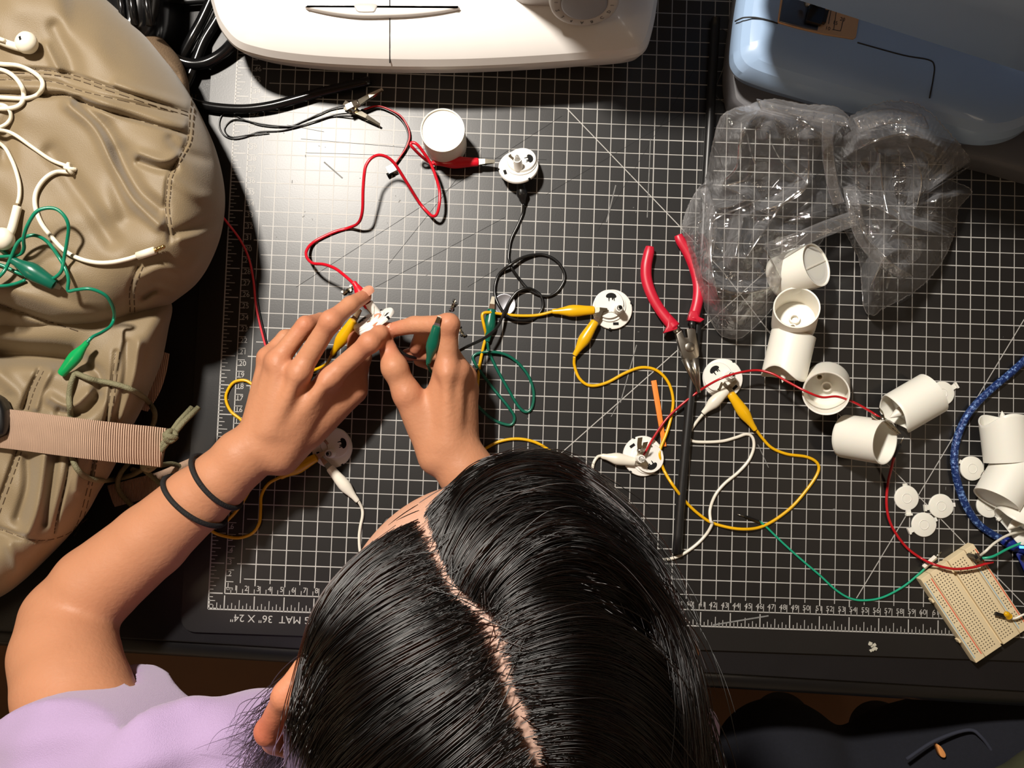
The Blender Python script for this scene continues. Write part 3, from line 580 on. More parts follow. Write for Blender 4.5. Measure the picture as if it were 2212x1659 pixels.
wire('black_wire', [(786, 242, 3), (815, 233, 2), (840, 240, 2), (862, 254, 2), (877, 275, 2), (882, 297, 2), (875, 321, 2), (860, 346, 2), (848, 366, 2)], .8, M_blk, rt)
wire('black_wire', [(775, 222, 4), (720, 234, 2), (690, 246, 2), (655, 262, 1), (620, 274, 1), (570, 272, 1), (535, 262, 1), (505, 248, 1), (487, 243, 1), (476, 255, 1), (474, 275, 1), (485, 293, 1), (505, 300, 1), (530, 296, 1), (560, 285, 1), (610, 282, 1), (660, 268, 2), (720, 249, 2), (762, 244, 4)], .7, M_blk, rt)
wire('black_wire', [(762, 252, 3), (720, 252, 1), (680, 262, 2), (640, 272, 2), (600, 272, 2), (560, 267, 2), (520, 258, 2), (498, 262, 1), (485, 280, 1), (500, 296, 2), (540, 291, 2), (580, 286, 2)], .6, M_blk, rt)
p = P(846, 366, .003); v, f = boxv(p, (.0075, .0065, .0055), .5); mesh('plug', v, f, M_wht, rt, False); v, f = boxv(p + np.array([-.0012, -.0040, 0]), (.006, .002, .0045), .5); mesh('plug_mouth', v, f, M_hole, rt, False)
q = P(768, 240, .006); bare(rt, q, P(820, 270, .004) - q, (.1, .1, 1), 24, 1.6); q = P(775, 222, .012); bare(rt, q, P(826, 193, .016) - q, (.3, .2, 1), 24, 1.2)
rl = lead('clip_lead', 'thin red lead with bare metal clips crossing the open candle shells', 'clip lead', M_dred,
     [[(1385, 988, 12), (1395, 975, 10), (1412, 945, 6), (1440, 905, 4), (1475, 872, 7), (1510, 845, 9), (1548, 822, 22), (1585, 808, 24), (1630, 800, 22), (1665, 806, 26), (1700, 824, 34), (1740, 845, 42), (1775, 858, 42), (1810, 857, 40), (1850, 872, 36), (1885, 892, 36), (1902, 903, 40)]], [], r=1.0)
q = P(1908, 905, .043); bare(rl, q, P(1952, 945, .034) - q, (.6, .5, .5), 22, .8); q = P(1384, 975, .0145); bare(rl, q, P(1378, 1006, .008) - q, (.3, .5, .8), 12, .8)
rj = tag(empty('jumper_wire'), 'red jumper wire from the bare clip round to the breadboard', 'jumper wire', 'jumper wires')
wire('wire', [(1932, 985, 24), (1926, 1010, 14), (1918, 1045, 3), (1915, 1085, 2), (1920, 1120, 2), (1935, 1152, 2), (1960, 1184, 2), (1990, 1206, 5), (2020, 1220, 14), (2060, 1229, 16), (2100, 1226, 16), (2132, 1217, 17), (2145, 1214, 17)], 1.15, M_dred, rj, 2)
q = P(1944, 960, .030); v, f = tube([q, P(1932, 987, .024)], .0015, 4, 1); mesh('plug', v, f, M_black, rj, False); v, f = tube([P(1952, 944, .033), q], .0004, 6); mesh('pin', v, f, M_nick, rj)
tj = tag(empty('jumper_wire'), 'teal jumper wire with a black and a white plug left of the breadboard', 'jumper wire', 'jumper wires')
wire('wire', [(1640, 1126, 1.6), (1655, 1138), (1690, 1172), (1730, 1208), (1770, 1242), (1805, 1274), (1835, 1292), (1865, 1297), (1905, 1291), (1950, 1268), (1985, 1240), (1998, 1228)], .95, M_teal, tj, 1.2)
v, f = tube([P(1642, 1128, .0016), P(1610, 1116, .0016)], .0014, 4); mesh('plug', v, f, M_black, tj, False); v, f = tube([P(1612, 1117, .0016), P(1593, 1111, .0016)], .0004, 6); mesh('pin', v, f, M_metal, tj)
v, f = tube([P(1995, 1226, .0035), P(2021, 1203, .0035)], .0021, 4); mesh('plug', v, f, M_wht, tj, False); v, f = tube([P(2020, 1204, .004), P(2033, 1192, .004)], .0004, 6); mesh('pin', v, f, M_nick, tj)
rw = mesh('wire', *tube(W([(470, 455, 30), (492, 482, 8), (520, 520, 2), (538, 560, 2), (548, 610, 2), (553, 660, 2), (565, 715, 2), (579, 762, 2), (600, 800, 2)]), .0010, 8), M_pred); tag(rw, 'thin red wire between the bag and the left hand', 'wire')
rw2 = mesh('wire', *tube(W([(470, 462, 24), (495, 488, 4), (522, 524, 1), (541, 562, 1), (552, 612, 1), (558, 662, 1), (570, 716, 1), (584, 762, 1), (606, 800, 1)]), .0008, 8), M_blk); tag(rw2, 'thin black wire alongside the red wire left of the hands', 'wire')
# ---------------------------------------------------------------- pliers
pl = tag(empty('pliers', P(1490, 740, 0)), 'needle nose pliers with red handles lying on the black rod', 'pliers')
M_pl = material('plier_grip', S(190, 20, 48), .38, var=.06)
hz = 13
def hand_(pts, rs, par): v, f = tube(W([(x, y, h) for x, y, h in pts], 10, 6), np.interp(np.linspace(0, 1, (len(pts) - 1) * 6 + 1), np.linspace(0, 1, len(pts)), rs) * mm, 14, .8); return kid('handle', (v, f), M_pl, par)
hand_([(1404, 533, 6), (1402, 545, 6), (1396, 575, 6), (1397, 605, 6), (1408, 638, 7), (1425, 668, 8), (1442, 690, 9), (1458, 708, 10)], [3.6, 4.6, 4.9, 4.9, 4.7, 4.6, 5.0, 5.4], pl)
hand_([(1465, 508, 6), (1470, 520, 6), (1488, 550, 6), (1502, 585, 6), (1509, 620, 7), (1507, 650, 8), (1501, 675, 9), (1497, 692, 10)], [3.6, 4.4, 4.7, 4.9, 4.9, 4.7, 4.8, 5.0], pl)
for pts in ([(1444, 680), (1463, 704), (1462, 712), (1432, 720), (1440, 706)], [(1490, 672), (1505, 672), (1508, 684), (1521, 690), (1512, 697), (1484, 692)]):
    v, f = slab(np.array([P(x, y, .011)[:2] for x, y in pts]), .006, .0135, .001); kid('finger_guard', (v, f), M_pl, pl)
hp_ = [(1460, 722), (1472, 713), (1478, 729), (1485, 729), (1482, 711), (1494, 709), (1502, 712), (1504, 728), (1510, 755), (1510, 768), (1505, 775), (1490, 779), (1475, 774), (1468, 752)]
v, f = slab(np.array([P(x, y, .014)[:2] for x, y in hp_]), .0085, .0155, .0008); kid('pivot_head', (v, f), M_metal, pl, sharp=25)
v, f = tube([P(1465, 718, .011), P(1456, 706, .011)], .003, 8, .7); kid('tang', (v, f), M_metal, pl); v, f = tube([P(1495, 712, .011), P(1496, 690, .011)], .003, 8, .7); kid('tang', (v, f), M_black, pl)
v, f = lathe([(.0042, .0153), (.0042, .0159), (.0036, .0162)], 24); kid('rivet', (v + np.r_[P(1490, 750, .0155)[:2], 0], f), M_metal, pl)
for dx in (-1, 1):
    v, f = tube([P(1490 + dx * 9, 774, .012), P(1500 + dx * 5, 808, .011), P(1510 + dx * 1.6, 848, .010)], np.array([4.2, 2.9, .9]) * mm, 10, 1.0); kid('nose', (v, f), M_metal, pl)
# ---------------------------------------------------------------- stick, coin cell, contacts, crumb
ps = [(1406, 823), (1417, 821), (1427, 880), (1439, 964), (1430, 965), (1419, 900)]
v, f = slab(np.array([P(x, y)[:2] for x, y in ps]), .0002, .0022, .0004); tag(mesh('craft_stick', v, f, material('orange_stick', S(240, 132, 44), .55, var=.08), None, True, 40), 'orange flat stick beside the black rod', 'stick')
v, f = lathe(np.array([(9.6, .3), (9.8, .8), (9.8, 2.6), (9.4, 3.1), (8.6, 3.2), (8.3, 3.05), (0, 3.05)]) * mm, 40); o = mesh('coin_cell', v, f, material('cell_steel', S(172, 172, 178), .35, .85, var=.3, scale=150), None, True, 40); o.location = P(1090, 659, 0); tag(o, 'silver coin cell battery under the black wire loop', 'battery')
def contact(px, py, rot, label, white=False):
    root = empty('spring_contact', P(px, py, 0)); root.rotation_euler.z = rot
    pth = catmull(np.array([(-5, 0, .6), (-3, 0, 2.4), (-1, .2, .8), (1, 0, 3.0), (3, -.2, 1.0), (5, 0, 2.6)]) * mm, 4); v, f = tube(pth, .0013, 4, .3); mesh('spring_strip', v, f, M_nick, root, False)
    for x, y in ((-4, 1.6), (2.2, -1.6), (4.6, 1.2)): v, f = boxv((x * mm, y * mm, 1.2 * mm), (2 * mm, 2 * mm, 1.8 * mm), .4); mesh('prong', v, f, M_white if white else M_black, root, False)
    return tag(root, label, 'contact', 'loose battery contacts')
contact(751, 628, .7, 'small white and metal contact beside the red clip boot', True); contact(979, 660, 1.3, 'small metal spring contact above the right index knuckle')
contact(996, 716, -.9, 'tiny metal contact at the right hand knuckles'); contact(1026, 800, 1.2, 'tiny metal contact beside the yellow wire at the right hand')
v, f = boxv((0, 0, 0), (1, 1, 1)); mb = MB()
for i in range(9): x, y = random.uniform(-4, 4), random.uniform(-4, 4); v, f = boxv((x * mm, y * mm, random.uniform(.6, 1.4) * mm), (random.uniform(1, 4) * mm, random.uniform(1, 3) * mm, 1 * mm), random.uniform(0, 3)); mb.add(v, f)
o = mb.build('paper_scrap', material('scrap', S(190, 186, 170), .8, var=.2, scale=300), None, False); o.location = P(1887, 1396, 0) * np.array([1, 1, 0]) + np.array([0, 0, .0]); tag(o, 'torn white scrap on the mat border left of the breadboard', 'scrap')
# ---------------------------------------------------------------- breadboard
A, B, D = P(1989, 1252, .0095), P(2101, 1177, .0095), P(2113, 1424, .0095)
bx = nrm(B - A); by = np.cross((0, 0, 1.0), bx) * -1; Wd = .0545; Ld = .083
bb = empty('breadboard', A * np.array([1, 1, 0])); Mb = Matrix(((bx[0], by[0], 0, A[0]), (bx[1], by[1], 0, A[1]), (0, 0, -1, .0095), (0, 0, 0, 1)))
tag(bb, 'cream solderless breadboard at the lower right corner of the mat', 'breadboard')
bb.rotation_euler = (0, 0, math.atan2(bx[1], bx[0])); T9 = .0095
M_bb = material('breadboard_cream', S(224, 206, 168), .55, var=.06, scale=40)
Y = lambda y: -y
def bbx(x0, y0, x1, y1, z0, z1, name, m): v, f = boxv(((x0 + x1) / 2, -(y0 + y1) / 2, (z0 + z1) / 2), (x1 - x0, y1 - y0, z1 - z0)); return mesh(name, v, f, m, bb, False)
for x0, x1 in ((0, .0092), (.0096, .0262), (.0282, .0449), (.0453, Wd)): v, f = slab([(x0, -Ld), (x1, -Ld), (x1, 0), (x0, 0)], .0004, T9, .0005); mesh('rail' if x1 - x0 < .01 else 'terminal_block', v, f, M_bb, bb, True, 30)
bbx(.026, 0.0005, .0285, Ld - .0005, .0004, T9 - .003, 'center_channel', M_bb)
bbx(-.0016, .02, 0, .023, .002, .007, 'side_tab', M_bb); bbx(-.0016, .06, 0, .063, .002, .007, 'side_tab', M_bb)
for x, m, nm in ((.0013, 'b', 'rail_line'), (.0080, 'r', 'rail_line'), (.0466, 'b', 'rail_line'), (.0533, 'r', 'rail_line')):
    bbx(x - .0004, .004, x + .0004, Ld - .004, T9, T9 + .00012, nm, MATS.get('rail_' + m) or material('rail_' + m, S(222, 92, 66) if m == 'r' else S(150, 180, 196), .5))
hl = MB(); i = 0
for k in range(30):
    y = .0045 + k * .00254
    for x in [.0115 + j * .00254 for j in range(5)] + [.0302 + j * .00254 for j in range(5)] + ([.0034, .0059, .0487, .0512] if k % 6 != 5 else []):
        v, f = boxv((x, -y, T9 + .00006), (.00095, .00095, .0001)); hl.add(v[4:], [(0, 1, 2, 3)])
o = hl.build('contact_hole', material('hole_brown', S(70, 60, 46), .8), bb, False); o['kind'] = 'stuff'
# things plugged into it
def bbp(x, y, z): return A * np.array([1, 1, 0]) + bx * x + by * y + np.array([0, 0, z])
pg = tag(empty('jumper_plug', bbp(.048, .006, T9)), 'pair of black jumper plugs with white and teal wires in the breadboard corner', 'plug')
for x, y in ((.0455, .005), (.0482, .0085), (.0515, .009)):
    c = bbp(x, y, T9 + .006); v, f = boxv(c - np.array(pg.location), (.0028, .0028, .012), .6); mesh('plug', v, f, M_black, pg, False)
def rel(par, vf): return vf[0] - np.array(par.location), vf[1]
v, f = rel(pg, tube(W([(2118, 1200, 20), (2130, 1190, 26), (2150, 1172, 24), (2180, 1155, 16), (2215, 1147, 10), (2260, 1150, 8)]), .0011, 8)); mesh('white_wire', v, f, M_wht, pg)
v, f = rel(pg, tube(W([(2122, 1206, 22), (2145, 1202, 24), (2180, 1184, 18), (2220, 1168, 14), (2270, 1150, 10)]), .0011, 8)); mesh('teal_wire', v, f, M_teal, pg)
led = tag(empty('light_emitting_diode', bbp(.0435, .064, T9)), 'small yellow light plugged into the lower end of the breadboard', 'indicator light')
M_led = material('yellow_lens', S(255, 196, 20), .12, trans=.35, var=.03)
d_ = nrm(bx * .8 + by * .3); v, f = lathe(np.array([(2.9, 0), (2.9, 1), (2.5, 1.2), (2.5, 5.5), (2.0, 7.2), (1.0, 8.1), (0, 8.3)]) * mm, 20); v = app(frame((0, 0, .004), nrm(np.array([-.5, .35, .45]))), v); mesh('lens', v, f, M_led, led)
for s_ in (-1, 1): v, f = tube([(s_ * .0012, 0, .004), (s_ * .0013, 0, 0)], .0003, 6); mesh('led_leg', v, f, M_nick, led)
rs = tag(empty('jumper_wire', bbp(.040, .052, T9)), 'short jumper with a dark plug lying on the lower end of the breadboard', 'jumper wire')
v, f = rel(rs, tube([P(2150, 1325, .014), P(2180, 1334, .013)], .0016, 4)); mesh('plug', v, f, M_black, rs, False)
v, f = rel(rs, tube(W([(2178, 1334, 13), (2192, 1336, 14), (2215, 1326, 16), (2250, 1316, 14)]), .0009, 8)); mesh('wire', v, f, M_wht, rs)
# ---------------------------------------------------------------- blue braided cable with plug
M_usb = material('blue_braid', S(24, 48, 104), .30, metal=.2, scale=420, bump=.8, bscale=600, col2=S(120, 156, 214))
uc = tag(empty('usb_cable'), 'glittering blue cable curving around the candle shells at the right', 'cable')
v, f = tube(W([(2300, 690), (2240, 752), (2190, 800), (2140, 842), (2098, 885), (2073, 930), (2062, 975), (2063, 1015), (2072, 1055), (2088, 1095), (2112, 1130), (2142, 1153), (2170, 1168)], 3.2), .0032, 12); mesh('cord', v, f, M_usb, uc)
M_bc = material('blue_translucent', S(22, 40, 120), .25, var=.1)
v, f = tube([P(2165, 1165, .004), P(2185, 1176, .005), P(2240, 1195, .006)], np.array([3.6, 5.2, 6.0]) * mm, 8, .8); mesh('plug_shell', v, f, M_bc, uc)
cbd = tag(empty('circuit_board', P(2250, 1190, 0)), 'blue circuit board with a glowing blue light at the right frame edge', 'circuit board')
kid('board', slab(np.array([P(x, y, .006)[:2] for x, y in ((2196, 1196), (2260, 1172), (2330, 1290), (2260, 1330))]), .004, .006, .0003), M_bc, cbd)
v, f = boxv(P(2207, 1182, .0105), (.003, .002, .0015)); kid('status_light', (v, f), material('blue_light', S(80, 170, 255), .3, emit=3.0), cbd)
v, f = boxv(P(2215, 1205, .008), (.006, .004, .004)); kid('chip', (v, f), M_black, cbd, smooth=False)
# ---------------------------------------------------------------- khaki backpack
M_bag = material('khaki_nylon', S(127, 110, 82), .55, var=.06, scale=25, bump=.25, bscale=1500, sheen=.25)
M_bagb = material('bag_back', S(104, 84, 62), .8, var=.2, scale=80, bump=.5, bscale=800)
M_stitch = material('stitching', S(74, 58, 38), .8)
M_web = material('webbing', S(188, 156, 132), .55, var=.1, scale=120, bump=.9, bscale=240, wave='X')
M_cord = material('olive_cord', S(116, 112, 84), .7, var=.25, scale=900, bump=.8, bscale=1100)
class Lobe:
    def __init__(s, c, out, zr, zm, wd, cr):
        s.c = np.array(c, float); o = catmull(out, 10, True); a = np.arctan2(o[:, 1] - c[1], o[:, 0] - c[0]); od = np.argsort(a); a = a[od]; r = np.hypot(o[:, 0] - c[0], o[:, 1] - c[1])[od]
        s.a = np.r_[a - 2 * np.pi, a, a + 2 * np.pi]; s.r = np.r_[r, r, r]; s.zr, s.zm, s.wd, s.cr = zr, zm, wd, [(catmull(p, 6), A, w) for p, A, w in cr]
    def rad(s, th): return np.interp(th, s.a, s.r)
    def z(s, x, y):
        x, y = np.asarray(x, float), np.asarray(y, float); th = np.arctan2(y - s.c[1], x - s.c[0]); rr = np.hypot(x - s.c[0], y - s.c[1]); R = s.rad(th)
        d = np.clip((R - rr) / s.wd, 0, 1); z = s.zr + (s.zm - s.zr) * (1 - (1 - d) ** 2.4) ** .6
        for p, A, w in s.cr:
            pts = np.stack([x, y], -1)[..., None, :]; a, b = p[:-1], p[1:]; ab = b - a
            t = np.clip(((pts - a) * ab).sum(-1) / ((ab * ab).sum(-1) + 1e-9), 0, 1); q = np.linalg.norm(pts - a - t[..., None] * ab, axis=-1)
            dm = q.min(-1); z = z + A * mm * np.exp(-(dm / w) ** 2) * np.clip(d * 4, 0, 1)
        z = z + np.clip(d * 3, 0, 1) * mm * (2.2 * np.sin(x / 47 + y / 61 + 1.2 * np.sin(y / 38)) * np.sin(y / 83 - x / 120 + 1) + 1.0 * np.sin(x / 23 - y / 31 + np.sin(x / 40)) * np.sin(y / 37 + 2))
        return np.where(rr > R, -1, z)
    def mesh(s, name, mat, par, n=420, k=110, under_z=.001):
        th = np.linspace(-np.pi, np.pi, n, endpoint=False); R = s.rad(th); cs, sn = np.cos(th), np.sin(th); rings = []
        for ins, z in ((.10, under_z), (.06, under_z + .003), (.015, s.zr * .45), (.0, s.zr * .8)):
            rings.append(np.array([P(s.c[0] + cs[i] * R[i] * (1 - ins), s.c[1] + sn[i] * R[i] * (1 - ins), z) for i in range(n)]))
        for u in np.r_[np.linspace(.0004, .06, 10), np.linspace(.07, .985, k)]:
            X = s.c[0] + cs * R * (1 - u); Y_ = s.c[1] + sn * R * (1 - u); z = s.z(X, Y_)
            rings.append(np.array([P(X[i], Y_[i], z[i]) for i in range(n)]))
        v, f = loft(rings); return kid(name, (v, f), mat, par, sharp=None)
bp = tag(empty('backpack', P(150, 500, 0)), 'khaki nylon backpack lying on the left side of the table', 'backpack')
A_out = [(-240, -160), (60, -150), (170, -50), (250, 12), (330, 96), (398, 186), (440, 262), (470, 336), (486, 420), (479, 500), (455, 566), (425, 612), (385, 645), (350, 668), (300, 692), (250, 712), (190, 728), (110, 738), (0, 735), (-240, 700)]
A_cr = [([(-60, 150), (76, 151), (152, 161), (228, 186), (329, 219), (405, 242)], -3.2, 5), ([(-60, 172), (101, 175), (177, 197), (253, 215), (405, 250)], -2.0, 4), ([(-60, 199), (89, 206), (139, 205), (177, 220), (228, 239), (304, 261), (400, 289)], -4.0, 5), ([(-60, 186), (100, 189), (180, 208), (260, 232), (395, 270)], 3.0, 9),
        ([(415, 203), (410, 253), (405, 304), (385, 342), (365, 380), (360, 420), (358, 450), (367, 521)], -2.6, 5), ([(299, 575), (281, 623), (281, 673)], -2.6, 5), ([(-60, 640), (0, 658), (89, 689), (177, 718)], -6, 6), ([(-60, 610), (60, 640), (170, 680), (260, 690)], 5, 22),
        ([(149, 226), (203, 273), (240, 342), (278, 418), (310, 455), (342, 484)], 6.5, 13), ([(172, 222), (228, 280), (262, 345), (300, 410), (345, 450)], -6.0, 15), ([(110, 330), (160, 400), (210, 470), (240, 520)], -5, 20), ([(120, 60), (150, 120), (160, 155)], -4.5, 18), ([(100, 100), (125, 150)], 3, 10), ([(250, 180), (330, 205), (400, 225)], 3.0, 10), ([(300, 330), (350, 345), (385, 335)], 4, 10), ([(300, 350), (345, 365), (375, 362)], -4, 9), ([(370, 300), (400, 330), (450, 345)], -3, 12), ([(375, 390), (420, 420), (470, 430)], 3.0, 14), ([(380, 505), (420, 490), (470, 470)], -4, 12), ([(390, 515), (430, 510), (465, 500)], 3, 10), ([(300, 600), (350, 580), (400, 590), (430, 560)], 4, 12), ([(310, 640), (340, 625), (380, 640)], -9, 10), ([(260, 330), (255, 400), (270, 470)], -3, 22), ([(60, 600), (110, 560), (150, 560)], -3, 16), ([(20, 260), (10, 340)], -4, 20)]
LA = Lobe((140, 330), A_out, .046, .125, 190, A_cr)
B_out = [(-240, 560), (60, 560), (250, 610), (350, 640), (372, 662), (364, 710), (352, 770), (334, 820), (306, 884), (282, 930), (258, 985), (238, 1024), (214, 1062), (190, 1105), (150, 1156), (100, 1208), (50, 1255), (0, 1290), (-90, 1330), (-240, 1340)]
B_cr = [([(-30, 1160), (0, 1079), (25, 1010), (38, 970)], -4, 6), ([(152, 987), (142, 1043), (122, 1124), (117, 1155)], -3.5, 5), ([(203, 987), (192, 1040), (172, 1117), (150, 1160)], -3.5, 5), ([(-40, 1136), (0, 1144), (76, 1167), (142, 1155), (200, 1110)], -4, 5), ([(84, 800), (65, 840), (51, 883)], -4, 6), ([(110, 800), (90, 840), (78, 880)], 4, 9), ([(250, 760), (240, 840), (228, 914)], -3.5, 5), ([(300, 740), (290, 820), (265, 900)], 4, 10), ([(275, 740), (270, 820), (250, 905)], -3, 8),
        ([(95, 985), (85, 1060), (75, 1110), (60, 1150)], 6, 13), ([(60, 985), (60, 1050), (40, 1120)], -6, 12), ([(120, 985), (110, 1050), (95, 1130)], -5, 10), ([(20, 1180), (40, 1230)], 4, 12), ([(100, 1180), (50, 1240)], -3, 12), ([(-40, 760), (40, 765), (110, 770), (150, 775)], -26, 22), ([(0, 810), (40, 850), (30, 880)], 4, 16), ([(110, 860), (150, 880), (190, 850)], 6, 12), ([(130, 890), (180, 890), (210, 860)], -6, 12), ([(180, 780), (215, 810), (210, 850)], -5, 12), ([(170, 990), (165, 1060)], 3.5, 10)]
LB = Lobe((90, 960), B_out, .036, .090, 150, B_cr)
LC = Lobe((140, 330), [(-240, -200), (100, -180), (215, -40), (262, 2), (330, 62), (385, 122), (404, 165), (410, 200), (420, 330), (400, 560), (300, 640), (100, 660), (-240, 600)], .03, .055, 60, [([(250, 60), (300, 100), (350, 140)], 3, 8), ([(350, 140), (380, 165)], -8, 8)])
LC.mesh('back_panel', M_bagb, bp, 160, 30); LB.mesh('main_body', M_bag, bp); LA.mesh('front_pocket', M_bag, bp)
def zbag(x, y): return float(max(LA.z(x, y), LB.z(x, y), .0))
def on(pts, off=1.0, n=8, lo=1.2):            # path laid on the bag, offset in mm
    q = catmull([p[:2] for p in pts], n); e = catmull([(p[2] if len(p) > 2 else 0, 0) for p in pts], n)[:, 0]
    z = np.array([max(zbag(x, y), lo * mm) for x, y in q]); 
    if len(z) > 4: z = np.convolve(np.r_[z[:2], z, z[-2:]], np.ones(5) / 5, 'valid') + .0006
    return np.array([P(q[i][0], q[i][1], z[i] + (off + e[i]) * mm) for i in range(len(q))])
def stitch(pts, sh=(0, 0), r=.00045):
    q = catmull(pts, 10); out = MB(); 
    pw = [P(x + sh[0], y + sh[1], zbag(x + sh[0], y + sh[1]) + .0001) for x, y in q]; s = 0
    for i in range(0, len(pw) - 2, 3): v, f = tube(pw[i:i + 3], r, 5); out.add(v, f)
    o = under(out.build('seam_stitching', M_stitch, None), bp); o['kind'] = 'stuff'; return o
for pts, A, wd in (A_cr[0], A_cr[1], A_cr[2], A_cr[4], A_cr[5], A_cr[6]): stitch(pts)
stitch(A_cr[4][0], (8, 1)); stitch(A_cr[5][0], (10, 1)); stitch(A_cr[0][0], (0, 8))
for pts, A, wd in (B_cr[0], B_cr[1], B_cr[2], B_cr[3], B_cr[4], B_cr[6]): stitch(pts)
stitch(B_cr[4][0], (10, 2)); stitch(B_cr[0][0], (9, 3)); stitch(B_cr[6][0], (9, 0)); stitch(B_cr[2][0], (8, 2))
def ribbon(cl, wpx, dirpx, th, z=None):       # webbing: centre line in photo px + height, width vector
    c = catmull(cl, 8); n = len(c); V = []
    for i in range(n):
        a = P(c[i, 0] - dirpx[0] * wpx / 2, c[i, 1] - dirpx[1] * wpx / 2, c[i, 2] * mm); b = P(c[i, 0] + dirpx[0] * wpx / 2, c[i, 1] + dirpx[1] * wpx / 2, c[i, 2] * mm)
        for t in np.linspace(0, 1, 7): V.append(a + (b - a) * t + np.array([0, 0, .0012 * (1 - (2 * t - 1) ** 4)]))
        for t in np.linspace(1, 0, 7): V.append(a + (b - a) * t - np.array([0, 0, th]))
    F_ = [(i * 14 + j, i * 14 + (j + 1) % 14, (i + 1) * 14 + (j + 1) % 14, (i + 1) * 14 + j) for i in range(n - 1) for j in range(14)] + [tuple(range(13, -1, -1)), tuple((n - 1) * 14 + j for j in range(14))]
    return V, F_
kid('webbing_strap', ribbon([(-60, 918, 96), (30, 928, 97), (120, 940, 97), (200, 950, 92), (270, 958, 80), (320, 963, 68), (352, 967, 60)], 84, (-.16, 1), .0012), M_web, bp, sharp=40)
kid('strap_end', ribbon([(340, 966, 61.5), (356, 968, 58.5)], 84, (-.2, 1), .0016), material('webbing_end', S(92, 76, 56), .7), bp, sharp=40)
kid('webbing_strap', ribbon([(240, 1072, 4), (300, 1056, 8), (350, 1042, 10), (420, 1012, 8)], 46, (.35, 1), .0012), M_web, bp, sharp=40)
kid('webbing_strap', ribbon([(352, 760, 12), (345, 800, 16), (330, 845, 18), (305, 885, 14)], 26, (1, .3), .0012), M_web, bp, sharp=40)
kid('strap_buckle', slab(outl([(-30, 855), (0, 858), (14, 880), (18, 905), (16, 930), (6, 942), (-30, 945)], .1, 4), .094, .106, .003), M_black, bp)
cords = [[(162, 806, 1), (153, 830, 1), (149, 860), (152, 890), (153, 915, -6), (152, 960, -6), (155, 985), (165, 1010), (185, 1030), (215, 1038), (255, 1034, 4), (290, 1024, 20), (318, 1006, 30)],
         [(163, 806, 1), (200, 820, 2), (240, 828), (280, 840), (312, 860, 6), (332, 885, 22), (334, 905, 22), (326, 928, 22)], [(284, 994, 8), (262, 1020, 16), (254, 1045, 12), (262, 1068, 8), (285, 1092, 8)], [(322, 1004, 28), (345, 1005, 24), (370, 1002, 14), (390, 1008, 4), (405, 1020, 3)], [(312, 1016, 22), (335, 1035, 16), (352, 1050, 12)], [(285, 1014, 14), (300, 1018, 16), (316, 1010, 22)]]
for cpts in cords: kid('drawcord', tube(on(cpts, 2.4), .0021, 8), M_cord, bp)
zt_ = .062
for dx in (-3, 4): kid('drawcord', tube(np.array([P(324 + dx, 998 - dx, .052), P(345 + dx, 972, .060), P(366 + dx, 944, .062), P(390 + dx * 1.6, 912, .055), P(421 + dx * 2, 880, .046)]), .0023, 8), M_cord, bp)
for x, y, z, r in ((322, 1002, .052, .0075), (368, 942, .0625, .0062)):
    for ax in ((1, 0, .3), (.3, 1, 0), (0, .4, 1)):
        a = np.linspace(0, 2 * np.pi, 17); M_ = frame(P(x, y, z), ax); kid('cord_knot', tube(app(M_, np.c_[r * .62 * np.cos(a), r * .62 * np.sin(a), 0 * a]), .0025, 8, cap=False), M_cord, bp)
# ---------------------------------------------------------------- earphones and green clip lead on the bag
ep = tag(empty('earphones', P(60, 300, .1)), 'white wired earphones tangled on top of the backpack', 'earphones'); M_ear = material('earphone_white', S(232, 224, 204), .35, var=.03)
for pts in ([(-60, 70, 4), (-20, 80, 6), (10, 88, 7)], [(-60, 130), (0, 138), (40, 142), (75, 158), (92, 178), (86, 200), (62, 212), (20, 212), (-60, 205)], [(-60, 140), (0, 150), (30, 165), (50, 195), (45, 225), (10, 235), (-60, 230)], [(-60, 232), (0, 226), (20, 238), (22, 258), (0, 275), (-60, 290)], [(-60, 275, 2), (0, 281, 3), (30, 290, 3), (70, 318), (110, 345), (148, 360)], [(-60, 290), (0, 310), (25, 345), (40, 390), (42, 420), (38, 440)], [(150, 372), (120, 372), (95, 388), (78, 415), (76, 445), (88, 480), (110, 510), (138, 540), (170, 558), (205, 567), (240, 567), (275, 560), (300, 552)]):
    kid('cord', tube(on(pts, 1.6), .00165 if len(pts) > 6 else .0014, 8), M_ear, ep)
for ax in ((1, .4, 0), (.2, 1, .3)):
    a = np.linspace(0, 2 * np.pi, 17); M_ = frame(P(152, 364, zbag(152, 364) + .003), ax); kid('knot', tube(app(M_, np.c_[.0034 * np.cos(a), .0026 * np.sin(a), 0 * a]), .0015, 8, cap=False), M_ear, ep)
def bud(c, d, stem, off):
    z = zbag(*c) + off; M_ = frame(P(c[0], c[1], z), d); v, f = lathe(np.array([(0, -6.5), (3.2, -6.2), (6.2, -4.2), (7.8, -1), (8.0, 1.2), (7.0, 3.8), (4.6, 5.6), (2.2, 6.3), (0, 6.4)]) * mm, 28); kid('earbud', (app(M_, v), f), M_ear, ep)
    v, f = boxv((0, .0, 6.3 * mm), (1.6 * mm, 3.0 * mm, .5 * mm), .4); kid('speaker_slot', (app(M_, v), f), M_hole, ep, smooth=False)
    p = np.array([P(x, y, max(zbag(x, y), .01) + h * mm) for x, y, h in stem]); kid('stem', tube(catmull(p, 5), .0029, 12), M_ear, ep)
bud((58, 93), (-.2, .1, 1), [(46, 104, 5), (20, 96, 5), (-6, 86, 5)], .007); bud((8, 516), (-.4, -.2, 1), [(16, 512, 6), (24, 498, 6), (32, 470, 5), (38, 446, 4)], .007)
